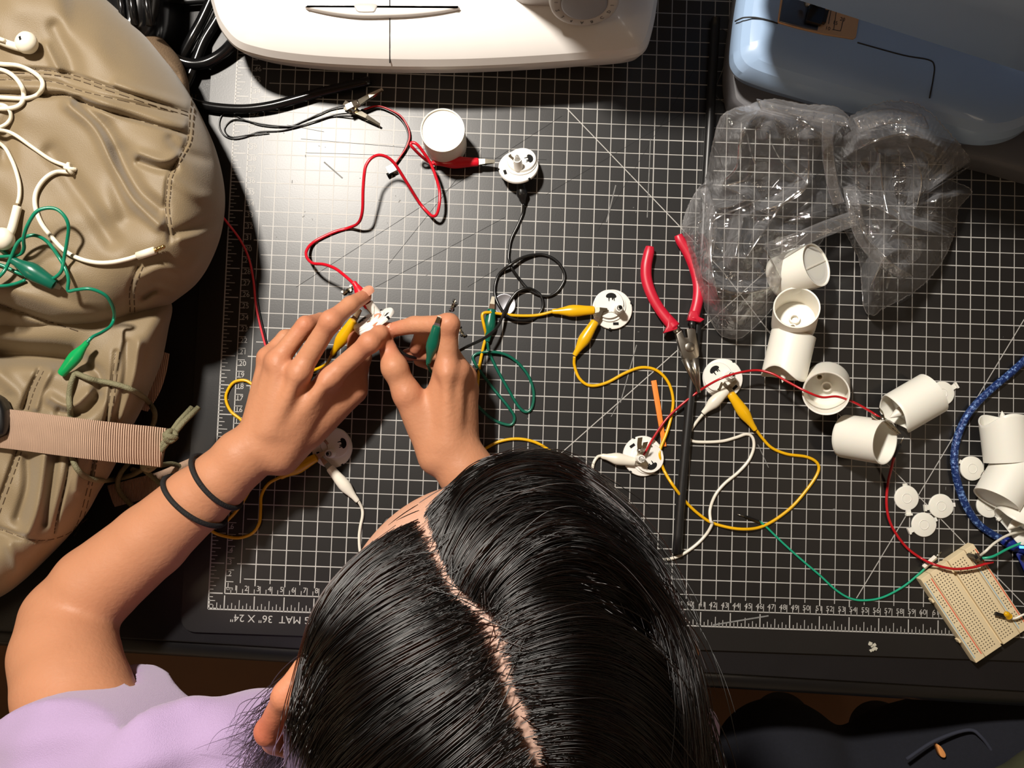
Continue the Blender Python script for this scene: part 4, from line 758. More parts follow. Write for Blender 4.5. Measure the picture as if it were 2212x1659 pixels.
kid('plug_sleeve', tube(np.array([P(297, 553, zbag(297, 553) + .003), P(334, 541, zbag(334, 541) + .004)]), .0029, 12), M_ear, ep)
M_gold = material('plug_gold', S(196, 168, 110), .25, 1)
e_ = np.array([P(334, 541, zbag(334, 541) + .004), P(357, 531, zbag(357, 531) + .004)]); kid('plug_tip', tube(e_[0] + np.outer([0, .28, .3, .34, .36, .58, .6, .64, .66, .9, 1], e_[1] - e_[0]), np.array([1.7, 1.7, 1.3, 1.3, 1.7, 1.7, 1.3, 1.3, 1.7, 1.5, .6]) * mm, 10), M_gold, ep)
gl = tag(empty('clip_lead', P(100, 560, .1)), 'green clip lead looped on top of the backpack', 'clip lead', GL)
for pts in ([(-60, 560), (-5, 555), (25, 553, 6), (45, 548, 4), (52, 535, 8), (51, 515, 14), (58, 490, 18), (76, 460, 20), (98, 450, 20), (122, 452, 18), (140, 468, 15), (148, 490, 12), (145, 520, 9), (138, 560, 6), (133, 585, 3), (118, 600, 2), (105, 603)], [(-60, 640, 4), (0, 596, 5), (20, 565, 7), (38, 525, 10), (60, 510, 10), (82, 510, 8), (105, 525, 5), (130, 560, 4), (143, 585, 3), (148, 605, 4), (147, 628, 6), (165, 626, 6), (195, 624, 6), (225, 636, 6), (240, 655, 7), (247, 680, 10), (240, 703, 16), (220, 718, 26), (200, 728, 34), (188, 740, 36)], [(-60, 616), (0, 618), (30, 614), (55, 605)], [(-60, 500), (0, 538), (20, 555), (40, 580), (60, 590)], [(-60, 560), (0, 572), (40, 590), (60, 596)]):
    kid('wire', tube(on(pts, 1.5), .00125, 8), M_grn, gl)
z1, z2 = zbag(40, 570) + .008, zbag(118, 615) + .004
def gboot(a, b, m, rm, jw):
    n0 = len(bpy.data.objects); tmp = empty('tmp_root'); boot(tmp, a, b, m, 6, rm, jw)
    for c in list(tmp.children): under(c, gl)
    bpy.data.objects.remove(tmp)
gboot(P(24, 560, z1), P(118, 615, z2), M_grnd, 6.4, True); gboot(P(190, 738, zbag(190, 738) + .012), P(132, 808, zbag(132, 808) + .006), M_tail, 4.9, False)
# ---------------------------------------------------------------- crumpled clear plastic bag
def plastic():
    m = bpy.data.materials.new('clear_film'); m.use_nodes = True; nt = m.node_tree; L = nt.links; nt.nodes.remove(nt.nodes['Principled BSDF']); out = nt.nodes['Material Output']
    tr = nt.nodes.new('ShaderNodeBsdfTransparent'); gl_ = nt.nodes.new('ShaderNodeBsdfGlossy'); gl_.inputs['Roughness'].default_value = .07; df = nt.nodes.new('ShaderNodeBsdfDiffuse'); df.inputs[0].default_value = (.62, .62, .64, 1)
    tc = nt.nodes.new('ShaderNodeTexCoord'); n1 = nt.nodes.new('ShaderNodeTexNoise'); n1.inputs['Scale'].default_value = 45; n1.inputs['Detail'].default_value = 5; n1.inputs['Distortion'].default_value = 1.5; L.new(tc.outputs['Object'], n1.inputs['Vector'])
    bp_ = nt.nodes.new('ShaderNodeBump'); bp_.inputs['Strength'].default_value = .35; bp_.inputs['Distance'].default_value = .002; L.new(n1.outputs['Fac'], bp_.inputs['Height']); vo = nt.nodes.new('ShaderNodeTexVoronoi'); vo.feature = 'DISTANCE_TO_EDGE'; vo.inputs['Scale'].default_value = 26; vm = nt.nodes.new('ShaderNodeVectorMath'); vm.operation = 'MULTIPLY_ADD'; vm.inputs[1].default_value = (.035, .035, .035); L.new(n1.outputs['Color'], vm.inputs[0]); L.new(tc.outputs['Object'], vm.inputs[2]); L.new(vm.outputs[0], vo.inputs['Vector'])
    b2 = nt.nodes.new('ShaderNodeBump'); b2.inputs['Strength'].default_value = .8; b2.inputs['Distance'].default_value = .004; L.new(vo.outputs['Distance'], b2.inputs['Height']); L.new(bp_.outputs[0], b2.inputs['Normal']); bp_ = b2
    L.new(bp_.outputs[0], gl_.inputs['Normal'])
    lw = nt.nodes.new('ShaderNodeLayerWeight'); lw.inputs['Blend'].default_value = .22; L.new(bp_.outputs[0], lw.inputs['Normal'])
    m1 = nt.nodes.new('ShaderNodeMixShader'); mr = nt.nodes.new('ShaderNodeMapRange'); mr.inputs['To Min'].default_value = .045; mr.inputs['To Max'].default_value = .5; L.new(lw.outputs['Facing'], mr.inputs[0]); L.new(mr.outputs[0], m1.inputs[0]); L.new(tr.outputs[0], m1.inputs[1]); L.new(df.outputs[0], m1.inputs[2])
    m2 = nt.nodes.new('ShaderNodeMixShader'); ma = nt.nodes.new('ShaderNodeMapRange'); ma.inputs['To Min'].default_value = .16; ma.inputs['To Max'].default_value = .75; L.new(lw.outputs['Fresnel'], ma.inputs[0]); L.new(ma.outputs[0], m2.inputs[0]); L.new(m1.outputs[0], m2.inputs[1]); L.new(gl_.outputs[0], m2.inputs[2])
    L.new(m2.outputs[0], out.inputs[0]); return m
M_film = plastic()
pbag = tag(empty('plastic_bag', P(1750, 480, 0)), 'crumpled clear plastic bag lying against the blue sewing machine', 'plastic bag')
def crumple(X, Y_, seeds, amp):
    z = np.zeros(X.shape)
    for sc_, am, sd in seeds:
        r_ = np.random.default_rng(sd); pts = r_.uniform((1440, 190), (2130, 760), (sc_, 2)); h = r_.uniform(-1, 1, sc_); sl = r_.uniform(-1, 1, (sc_, 2))
        d = np.hypot(X[..., None] - pts[:, 0], Y_[..., None] - pts[:, 1]); i0 = np.argsort(d, -1)[..., :2]; d0 = np.take_along_axis(d, i0, -1)
        cell = (710 * 570 / sc_) ** .5; e = np.clip((d0[..., 1] - d0[..., 0]) / cell, 0, 1); k = i0[..., 0]
        z += am * (1 - e * 1.2) + am * .5 * (sl[k, 0] * (X - pts[k, 0]) + sl[k, 1] * (Y_ - pts[k, 1])) / cell * np.clip(e * 3, 0, 1)
    return z * amp
RID = [[(1640, 240), (1602, 290), (1592, 360), (1562, 398), (1602, 420)], [(1655, 285), (1690, 350), (1750, 400)], [(1746, 300), (1742, 400), (1690, 440), (1640, 455)], [(1784, 360), (1735, 405), (1690, 442), (1650, 500), (1610, 560)], [(1515, 598), (1560, 625), (1610, 632), (1695, 616)], [(1606, 470), (1596, 520), (1586, 560)], [(1540, 470), (1536, 560), (1550, 640)], [(1650, 535), (1670, 570), (1694, 612)], [(1500, 430), (1560, 450), (1620, 430)],
       [(1815, 345), (1880, 308), (1960, 290), (2040, 320)], [(1806, 420), (1850, 450), (1870, 510), (1950, 590)], [(1850, 440), (1900, 450), (1960, 485), (2050, 512)], [(1900, 330), (1906, 400), (1920, 470)], [(2040, 400), (2020, 450), (2060, 480)], [(1880, 620), (1910, 560), (1940, 540)], [(1960, 310), (1990, 380), (1980, 450)]]
FG = []
def film(name, c, out, zm, seed, wd, torn):
    o = catmull(out, 8, True); a = np.arctan2(o[:, 1] - c[1], o[:, 0] - c[0]); od = np.argsort(a); n = 420; th = np.linspace(-np.pi, np.pi, n, endpoint=False); r = np.hypot(o[:, 0] - c[0], o[:, 1] - c[1])[od]; a = a[od]
    R = np.interp(th, np.r_[a - 2 * np.pi, a, a + 2 * np.pi], np.r_[r, r, r]); r_ = np.random.default_rng(seed); R = R * (1 + torn * r_.uniform(-1, 1, n)); U = np.r_[np.linspace(0, .1, 8), np.linspace(.12, .99, 90)]
    X = c[0] + np.cos(th)[None] * R[None] * (1 - U[:, None]); Y_ = c[1] + np.sin(th)[None] * R[None] * (1 - U[:, None])
    base = np.interp(Y_, [215, 250, 300, 345, 390], [.084, .082, .066, .034, .003])
    d = np.clip(U[:, None] * R[None] / wd, 0, 1); z = np.maximum(base + .0, 0) + (zm - np.minimum(base, zm) * .55) * (1 - (1 - d) ** 2.2) ** .7
    for pl in RID:
        p = catmull(pl, 4); pt = np.stack([X, Y_], -1)[..., None, :]; a_, b_ = p[:-1], p[1:]; ab = b_ - a_; t = np.clip(((pt - a_) * ab).sum(-1) / ((ab * ab).sum(-1) + 1e-9), 0, 1)
        z = z + .010 * np.maximum(0, 1 - np.linalg.norm(pt - a_ - t[..., None] * ab, axis=-1).min(-1) / 24) * np.clip(d * 3, 0, 1)
    z = z + crumple(X, Y_, ((20, 9, seed), (70, 5.5, seed + 1), (200, 1.5, seed + 2)), mm) * np.clip(d * 2.5, .12, 1); z = np.maximum(z, base + .0012)
    g_ = np.array([[P(X[i, j], Y_[i, j], z[i, j]) for j in range(n)] for i in range(len(U))]); FG.append((X.ravel(), Y_.ravel(), z.ravel())); return g_
fl = film('f', (1640, 480), [(1560, 250), (1536, 330), (1526, 380), (1500, 420), (1479, 465), (1475, 500), (1490, 560), (1512, 640), (1540, 700), (1560, 725), (1592, 732), (1622, 714), (1672, 662), (1702, 612), (1724, 570), (1750, 545), (1776, 520), (1796, 480), (1850, 462), (1840, 430), (1806, 380), (1800, 320), (1822, 280), (1835, 255), (1800, 230), (1740, 226), (1670, 214), (1620, 226)], .040, 11, 130, .004)
fr = film('f', (1945, 455), [(1830, 258), (1890, 226), (1950, 218), (2000, 236), (2040, 276), (2072, 312), (2096, 356), (2052, 384), (2098, 412), (2070, 450), (2064, 490), (2045, 545), (2010, 598), (1960, 640), (1905, 668), (1886, 682), (1866, 664), (1862, 620), (1856, 560), (1836, 520), (1812, 470), (1806, 420), (1800, 360), (1806, 300)], .052, 31, 130, .010)
for cl, wd_ in (([(1836, 400, 50), (1846, 450, 52), (1862, 510, 46), (1900, 560, 36), (1960, 600, 22)], 30), ([(1660, 540, 40), (1720, 520, 46), (1780, 495, 50), (1850, 470, 50)], 34), ([(1640, 225, 96), (1700, 240, 96), (1760, 250, 94), (1830, 262, 92)], 26), ([(1790, 250, 94), (1790, 330, 76), (1800, 400, 60), (1812, 440, 54)], 26), ([(1850, 270, 92), (1920, 250, 94), (2000, 262, 92)], 34), ([(1520, 400, 30), (1540, 480, 40), (1530, 560, 34)], 20)):
    kid('film_fold', ribbon(cl, wd_, nrm((.45, 1)) if abs(cl[-1][0] - cl[0][0]) > abs(cl[-1][1] - cl[0][1]) else nrm((1, -.25)), .0015), M_film, pbag, sharp=None)
for nm, g_ in (('left_pouch', fl), ('right_pouch', fr)):
    kk, n = g_.shape[:2]; v, f = loft([g_[i] for i in range(kk)]); f = f[:-2] + [f[-1]]; kid('film_pouch', (v, f), M_film, pbag, sharp=None)
    low = g_[0] ; kid('film_edge', tube(np.vstack([low, low[:1]]), .0005, 5, cap=False), M_film, pbag)

M_crease = bpy.data.materials.new('film_crease'); M_crease.use_nodes = True; nt = M_crease.node_tree; nt.nodes.remove(nt.nodes['Principled BSDF']); a_ = nt.nodes.new('ShaderNodeBsdfTransparent'); b_ = nt.nodes.new('ShaderNodeBsdfGlossy'); b_.inputs['Roughness'].default_value = .16
n_ = nt.nodes.new('ShaderNodeTexNoise'); n_.inputs['Scale'].default_value = 120; tc_ = nt.nodes.new('ShaderNodeTexCoord'); nt.links.new(tc_.outputs['Object'], n_.inputs['Vector']); rg_ = nt.nodes.new('ShaderNodeMapRange'); rg_.inputs[1].default_value = .4; rg_.inputs[2].default_value = .65; rg_.inputs[3].default_value = .08; rg_.inputs[4].default_value = .6
nt.links.new(n_.outputs['Fac'], rg_.inputs[0]); c_ = nt.nodes.new('ShaderNodeMixShader'); nt.links.new(rg_.outputs[0], c_.inputs[0]); nt.links.new(a_.outputs[0], c_.inputs[1]); nt.links.new(b_.outputs[0], c_.inputs[2]); nt.links.new(c_.outputs[0], nt.nodes['Material Output'].inputs[0])
def zfilm(x, y):
    best = None
    for X, Y_, z in FG:
        d = (X - x) ** 2 + (Y_ - y) ** 2; i = d.argmin()
        if best is None or d[i] < best[0]: best = (d[i], z[i])
    return best[1]
def crease(pts, r0):  # thin glossy tubes added along the folds to catch bright highlight streaks
    q = catmull(pts, 6); z = np.array([zfilm(*p) for p in q]); z = np.convolve(np.r_[z[:1], z[:1], z, z[-1:], z[-1:]], np.ones(5) / 5, 'valid'); t = np.linspace(0, 1, len(q)); n = len(q)
    kid('film_crease', tube(np.array([P(q[i, 0], q[i, 1], z[i] + .0006) for i in range(n)]), r0 * mm * (.15 + .85 * np.sin(np.pi * t) ** .6), 8, .8), M_crease, pbag)
for i, pl in enumerate(RID): crease(pl, (1.5, .8, 1.3, 1.1, 1.5, .9, .8, 1.0, .7, 1.0, .8, .8, .7, .7, .8, .7)[i % 16])
crease([(1590, 352), (1610, 285), (1622, 330), (1634, 358)], 1.3); crease([(1562, 402), (1600, 392), (1622, 376)], 1.5); crease([(1530, 500), (1550, 470), (1640, 430), (1690, 380)], .8); crease([(1640, 455), (1700, 470), (1800, 450)], .7); crease([(1655, 543), (1700, 530), (1780, 505), (1846, 472)], .6); crease([(1870, 455), (1895, 445), (1935, 455), (1950, 480)], .9)
for i in range(70):  # small random crease tubes added for sparkle
    a0 = random.uniform(0, 6.28); c_, R_ = random.choice([((1600, 560), 130), ((1960, 440), 110), ((2050, 420), 45), ((1560, 680), 60), ((1920, 560), 90), ((1700, 260), 60), ((1510, 520), 40)])
    x, y = c_[0] + R_ * random.uniform(0, .8) * math.cos(a0), c_[1] + R_ * random.uniform(0, .8) * math.sin(a0); b0 = random.uniform(0, 6.28); l_ = random.uniform(6, 26); crease([(x, y), (x + l_ * .5 * math.cos(b0), y + l_ * .5 * math.sin(b0)), (x + l_ * math.cos(b0 + .5), y + l_ * math.sin(b0 + .5))], random.uniform(.25, .6))
# ---------------------------------------------------------------- the person leaning over the mat
M_skin = material('skin', S(188, 132, 99), .5, var=.07, scale=45, bump=.3, bscale=300, sss=.12, spec=.28, flush=S(182, 100, 78), pale=S(186, 152, 136))
M_shirt = material('lilac_cotton', S(174, 150, 190), .9, var=.06, scale=900, bump=.5, bscale=1500, sheen=.3)
M_trous = material('dark_trousers', S(34, 36, 44), .85)
M_hair = material('hair_under', S(13, 11, 10), .6)
B_ = Body()
# head frame: facing direction, pitched down
HC = P(1082, 1462, .335); fh = nrm((-.40, .92, 0)); th_ = math.radians(34)
fw = nrm(math.cos(th_) * fh - math.sin(th_) * up); hu = nrm(math.sin(th_) * fh + math.cos(th_) * up); hr = np.cross(fw, hu); RH = np.stack([hr, fw, hu], 1)
def H(x, y, z): return HC + RH @ np.array([x, y, z])
RAD = np.array([.074, .089, .087])
B_.ell(HC, RAD, RH, .02); B_.ell(H(0, .028, -.045), (.056, .062, .075), RH, .03); B_.ell(H(0, .060, -.095), (.026, .022, .022), RH, .03)
B_.cone(H(-.03, .076, -.012), H(.03, .076, -.012), .010, .010, .02); B_.cone(H(0, .088, -.018), H(0, .106, -.052), .007, .010, .012); B_.cone(H(-.012, .096, -.056), H(.012, .096, -.056), .007, .007, .008)
B_.cone(H(-.018, .088, -.078), H(.018, .088, -.078), .006, .006, .005); B_.cone(H(-.015, .086, -.088), H(.015, .086, -.088), .007, .007, .005); B_.cone(H(-.04, .06, -.045), H(.04, .06, -.045), .024, .024, .02)
# ears: left one shows beyond the hair
e1, e2, e3, e4 = P(656, 1442, .352), P(618, 1502, .352), P(580, 1580, .335), P(592, 1602, .312)
B_.chain([e1, e2, e3, e4, H(-.078, -.010, -.055)], [.0050, .0056, .0058, .0050, .006], .004); B_.chain([H(-.070, .005, -.005), P(628, 1520, .330), P(604, 1580, .312)], [.012, .006, .0045], .006)
for p_ in ([H(.070, .002, .012), H(.078, -.010, .014), H(.080, -.020, .002), H(.076, -.016, -.024)],): B_.chain(p_, [.005, .005, .005, .005], .006)

# neck, chest, shoulders
SL, SR = np.array([.070, -.165, .155]), np.array([.340, -.190, .120]); NB = np.array([.225, -.165, .195])
B_.cone(H(0, -.035, -.055), NB, .052, .058, .03); B_.cone(SL, SR, .046, .046, .03); B_.cone(SL + np.array([.05, .005, -.03]), np.array([.18, -.16, -.2]), .075, .09, .03); B_.cone(SR + np.array([-.05, .005, -.03]), np.array([.29, -.16, -.2]), .075, .09, .03)
# left arm (photo left)
EL = P(142, 1338, .045)
la = [SL, P(230, 1640, .125), P(155, 1490, .088), P(140, 1412, .065), EL]; B_.chain(la, [.048, .040, .0375, .0365, .032], .012)
lf = [EL, P(206, 1268, .044), P(325, 1168, .043), P(422, 1081, .046), P(474, 1038, .050), P(525, 990, .052)]; lr = [.0335, .0340, .0300, .0262, .0236, .0225]; B_.cone(lf[0], lf[1], lr[0] * .94, lr[1] * .97, .010); B_.chain(lf[1:], lr[1:], .004)
def F(pts, rs, k=.0022): B_.chain([P(x, y, z) for x, y, z in pts], [r * .87 for r in rs], k)
WL = [(548, 960), (575, 985), (600, 1004)]
hk = dict(ix=[(714, 815, .062), (798, 740, .073), (821, 721, .068), (815, 704, .060)], md=[(646, 803, .074), (714, 694, .086), (757, 658, .076), (788, 640, .063)], rg=[(598, 780, .068), (660, 702, .070), (694, 692, .052), (722, 690, .040)], pk=[(578, 772, .054), (616, 728, .046), (655, 722, .032), (690, 724, .026)], tb=[(668, 925, .038), (762, 842, .036), (776, 768, .040), (768, 728, .042)])
F(hk['ix'], [.0098, .0086, .0076, .0066]); F(hk['md'], [.0100, .0086, .0076, .0064]); F(hk['rg'], [.0095, .0082, .0072, .0062]); F(hk['pk'], [.0085, .0070, .0062, .0055]); F(hk['tb'], [.017, .0125, .0105, .0080], .006)
for a, b, ra, rb in (((548, 958, .056), (580, 776, .054), .014, .0095), ((556, 960, .058), (598, 782, .066), .015, .0100), ((575, 968, .058), (646, 806, .071), .016, .0105), ((600, 984, .054), (712, 818, .060), .016, .0105), ((610, 985, .046), (735, 862, .040), .016, .0135), ((690, 900, .044), (745, 800, .048), .012, .010)): B_.cone(P(*a), P(*b), ra * .94, rb * .86, .006)
B_.cone(P(525, 985, .052), P(590, 930, .052), .0215, .017, .006)
# tendons
for a, b in (((590, 930, .0705), (640, 815, .083)), ((572, 930, .0700), (600, 800, .0755)), ((615, 935, .066), (700, 830, .0715))): B_.cone(P(*a), P(*b), .0035, .0035, .009)
for x, y, z, r in ((646, 803, .0795, .0075), (714, 815, .067, .0070), (598, 782, .0725, .0065), (579, 772, .0585, .006), (714, 694, .0885, .0072), (798, 740, .0755, .0072)): B_.cone(P(x, y, z), P(x + 2, y, z), r, r, .006)
# right arm and hand
rk = dict(ix=[(966, 796, .066), (968, 702, .076), (895, 702, .066), (848, 712, .060)], md=[(990, 800, .056), (952, 724, .056), (914, 722, .052), (899, 752, .042)], rg=[(1006, 812, .046), (975, 764, .040), (915, 764, .034), (880, 766, .034)], pk=[(1012, 840, .036), (985, 800, .026), (930, 786, .022), (905, 780, .022)], tb=[(918, 915, .048), (880, 852, .058), (852, 794, .063), (838, 752, .060)])
F(rk['ix'], [.0105, .0092, .0080, .0068]); F(rk['md'], [.0100, .0084, .0078, .0068]); F(rk['rg'], [.0095, .0080, .0070, .0062]); F(rk['pk'], [.0085, .0070, .0062, .0055]); F(rk['tb'], [.0165, .0125, .0108, .0082], .006)
for a, b, ra, rb in (((958, 985, .052), (964, 800, .062), .017, .0115), ((975, 985, .050), (988, 806, .054), .017, .0110), ((990, 980, .045), (1004, 818, .045), .016, .0105), ((996, 975, .040), (1008, 845, .037), .015, .0105), ((942, 985, .050), (905, 890, .052), .016, .0150), ((925, 905, .050), (958, 820, .058), .012, .010)): B_.cone(P(*a), P(*b), ra * .94, rb * .86, .006)
for x, y, z, r in ((966, 798, .071, .0075), (992, 800, .062, .007), (968, 700, .079, .0075), (852, 794, .066, .0075), (880, 852, .062, .006)): B_.cone(P(x, y, z), P(x + 2, y, z), r, r, .006)
for a, b in (((968, 960, .066), (966, 812, .0755)), ((982, 960, .064), (992, 815, .0665))): B_.cone(P(*a), P(*b), .0034, .0034, .009)
ER = P(1270, 1350, .040); ra_ = [SR, P(1370, 1560, .09), ER]; B_.chain(ra_, [.046, .041, .036], .02)
B_.chain([ER, P(1170, 1215, .044), P(1070, 1095, .047), P(1006, 1018, .049), P(972, 960, .049)], [.034, .031, .026, .0225, .0215], .004)
v, f = B_.mesh(.0016)
v = relax(v, f, 3)
body = mesh('person', v, f, M_skin, None)
tag(body, 'person with long black hair and lilac shirt, both hands holding a candle base', 'person')
fl_ = np.zeros(len(v))
for x, y, z, r, a in [(q[1][0], q[1][1], q[1][2], .011, .45) for q in (hk['ix'], hk['md'], hk['rg'], rk['ix'], rk['md'], rk['tb'], hk['tb'])] + [(q[0][0], q[0][1], q[0][2], .012, .32) for q in (hk['ix'], hk['md'], hk['rg'], hk['pk'], rk['ix'], rk['md'])] + [(q[3][0], q[3][1], q[3][2], .012, .6) for q in (hk['ix'], hk['md'], hk['tb'], rk['ix'], rk['md'], rk['tb'], rk['rg'])]:
    fl_ = np.maximum(fl_, a * np.exp(-(np.linalg.norm(v - P(x, y, z), axis=1) / r) ** 2))
fl_ = np.maximum(fl_, .9 * np.exp(-(np.linalg.norm(v - e3, axis=1) / .035) ** 2))
pl_ = np.clip(((v - HC) @ RH)[:, 2] / .05, 0, 1) * (np.linalg.norm(v - HC, axis=1) < .125) * np.clip(1.4 - ((v - HC) @ RH)[:, 1] / .07, 0, 1) * (np.abs(((v - HC) @ RH)[:, 0]) < .062)
at = body.data.attributes.new('pale', 'FLOAT', 'POINT'); at.data.foreach_set('value', pl_.astype(np.float32))
at = body.data.attributes.new('flush', 'FLOAT', 'POINT'); at.data.foreach_set('value', fl_.astype(np.float32))
def nail(p, q, n, wd, ln):
    p, q = np.asarray(p), np.asarray(q); d = nrm(q - p); n = nrm(np.asarray(n, float) - d * (np.asarray(n) @ d)); b = np.cross(d, n); V = []; Fc = []
    for i in range(7):
        for j in range(7):
            s_, t_ = (i / 6 - .5) * 2, (j / 6 - .5) * 2; V.append(q + d * ln * t_ * .5 * (1 - .25 * s_ * s_) + b * wd * .5 * s_ * (1 - .12 * t_ * t_) + n * (.0 - .0016 * s_ * s_ - .0005 * t_ * t_))
    for i in range(6):
        for j in range(6): Fc.append((i * 7 + j, (i + 1) * 7 + j, (i + 1) * 7 + j + 1, i * 7 + j + 1))
    return mesh('fingernail', V, Fc, M_nail, body)
M_nail = material('nail', S(206, 146, 120), .28, var=.03)
for q, n in ((rk['tb'], (-.3, .2, 1)), (hk['md'], (.2, .5, 1)), (hk['ix'], (.5, .6, .8)), (rk['ix'], (0, .5, 1)), (hk['tb'], (.9, 0, .4))):
    a, b = P(*q[2]), P(*q[3]); n = nrm(n); d = nrm(b - a); n = nrm(n - d * (n @ d)); nail(a, b + d * .001 + n * .0066, n, .0085, .010)
for s_ in (-1, 1):
    v, f = lathe(np.array([(0, -11), (6, -9), (10, -4), (11, 0), (10, 4), (6, 9), (0, 11)]) * mm, 16); mesh('eye', v + H(s_ * .031, .074, -.026), f, MATS.get('eye_white') or material('eye_white', S(225, 220, 212), .2), body)
    v, f = lathe(np.array([(0, 0), (4.5, .2), (5, -1)]) * mm, 16); mesh('iris', app(frame(H(s_ * .031, .0852, -.027), fw), v), f, M_hair, body)
    mesh('eyebrow', *tube(np.array([H(s_ * .014, .098, -.006), H(s_ * .032, .097, -.001), H(s_ * .048, .088, -.006)]), np.array([.0025, .0028, .001]), 8, .5), M_hair, body)
# shirt: a looser body around torso and upper arm, open at the sleeve
S_ = Body(); S_.cone(SL + np.array([0, -.012, -.01]), SR, .062, .062, .04); S_.cone(SL + np.array([.05, 0, -.02]), np.array([.18, -.16, -.2]), .108, .125, .05); S_.cone(SR + np.array([-.05, 0, -.02]), np.array([.29, -.16, -.2]), .108, .125, .05)
hem = P(196, 1470, .095); S_.chain([SL + np.array([-.01, .0, -.005]), P(226, 1650, .125), P(160, 1470, .088)], [.066, .062, .0595], .015); hemr = P(1385, 1590, .10); S_.chain([SR, P(1375, 1590, .10), P(1350, 1530, .08)], [.064, .052, .048], .02)
S_.chain([P(300, 1690, .17), P(420, 1645, .17), P(520, 1615, .165), P(590, 1560, .15)], [.020, .022, .024, .022], .03)
S_.chain([P(350, 1600, .185), P(410, 1555, .178)], [.014, .008], .03); S_.chain([P(270, 1650, .19), P(180, 1560, .150)], [.012, .006], .04)
ad = nrm((-.25, .95, -.1)); sd_ = nrm((.95, .25, 0)); adr = nrm((P(1350, 1530, .08) - P(1375, 1590, .10)) * [1, 1, .3]); arm_b = Body(); arm_b.chain(la[1:], [.0415, .0385, .0375, .035], .012)
def cutshirt(p, d):
    fold = .0022 * np.sin(p[..., 0] * 150 + p[..., 1] * 90 + 2 * np.sin(p[..., 1] * 60)) * np.clip((p[..., 0] - .03) * 20, .25, 1) + .0014 * np.sin(p[..., 1] * 210 - p[..., 0] * 70)
    d = d + fold; nearL = np.linalg.norm(p - hem, axis=-1) < .12
    d = np.maximum(d, np.where(nearL, (p - hem) @ ad + 5.5 * ((p - hem) @ sd_) ** 2, -1)); nearR = np.linalg.norm(p - hemr, axis=-1) < .12; d = np.maximum(d, np.where(nearR, (p - hemr) @ adr, -1))
    inn = arm_b.ev(p, range(len(arm_b.pr))) ; dh = (p - hem) @ ad + 5.5 * ((p - hem) @ sd_) ** 2
    return np.maximum(d, np.where(nearL & (dh > -.03), -inn, -1))
v, f = S_.mesh(.0032, cutshirt, 16); v = relax(v, f, 2); shirt = mesh('shirt', v, f, M_shirt, body)
a_ = np.linspace(0, 2 * np.pi, 49); 
T_ = Body(); T_.cone((.18, -.16, -.2), (.29, -.16, -.2), .118, .118, .05)
for s_ in (-1, 1): T_.chain([(.236 + s_ * .08, -.15, -.21), (.236 + s_ * .11, .22, -.19), (.236 + s_ * .10, .20, -.66)], [.085, .062, .045], .03)
v, f = T_.mesh(.008, None, 10); v = relax(v, f, 2); mesh('trousers', v, f, M_trous, body)
for s_ in (-1, 1):
    T_ = Body(); T_.chain([(.236 + s_ * .10, .19, -.705), (.236 + s_ * .11, .31, -.712)], [.034, .027], .02); v, f = T_.mesh(.008, None, 10); mesh('shoe', v, f, M_black, body)
# hair ties on the wrist
M_tie = material('tie_elastic', S(22, 20, 20), .8, bump=.6, bscale=900)
for i, (c0, c1, w_, lb) in enumerate((((468, 1040, .050), (478, 1034, .0505), 0, 'black hair tie on the left wrist nearer the hand'), ((421, 1082, .0465), (430, 1074, .047), 1, 'black hair tie on the left forearm further from the hand'))):
    c = P(*c0); ax = nrm(P(*c1) - c); px_ = P(*( (510, 1094, .04) if i == 0 else (482, 1130, .04))) ; a = np.linspace(0, 2 * np.pi, 65)
    M_ = frame(c, ax, up); rr = (.0262, .0288)[i]; ring = app(M_, np.c_[rr * np.cos(a), rr * np.sin(a), .004 * np.sin(a)]); o = mesh('hair_tie', *tube(ring, .0021, 8, cap=False), M_tie); tag(o, lb, 'hair tie', 'hair ties on the left arm')
p = P(518, 1106, .036); v, f = tube([p, p + np.array([.008, -.002, 0])], .0028, 8); 
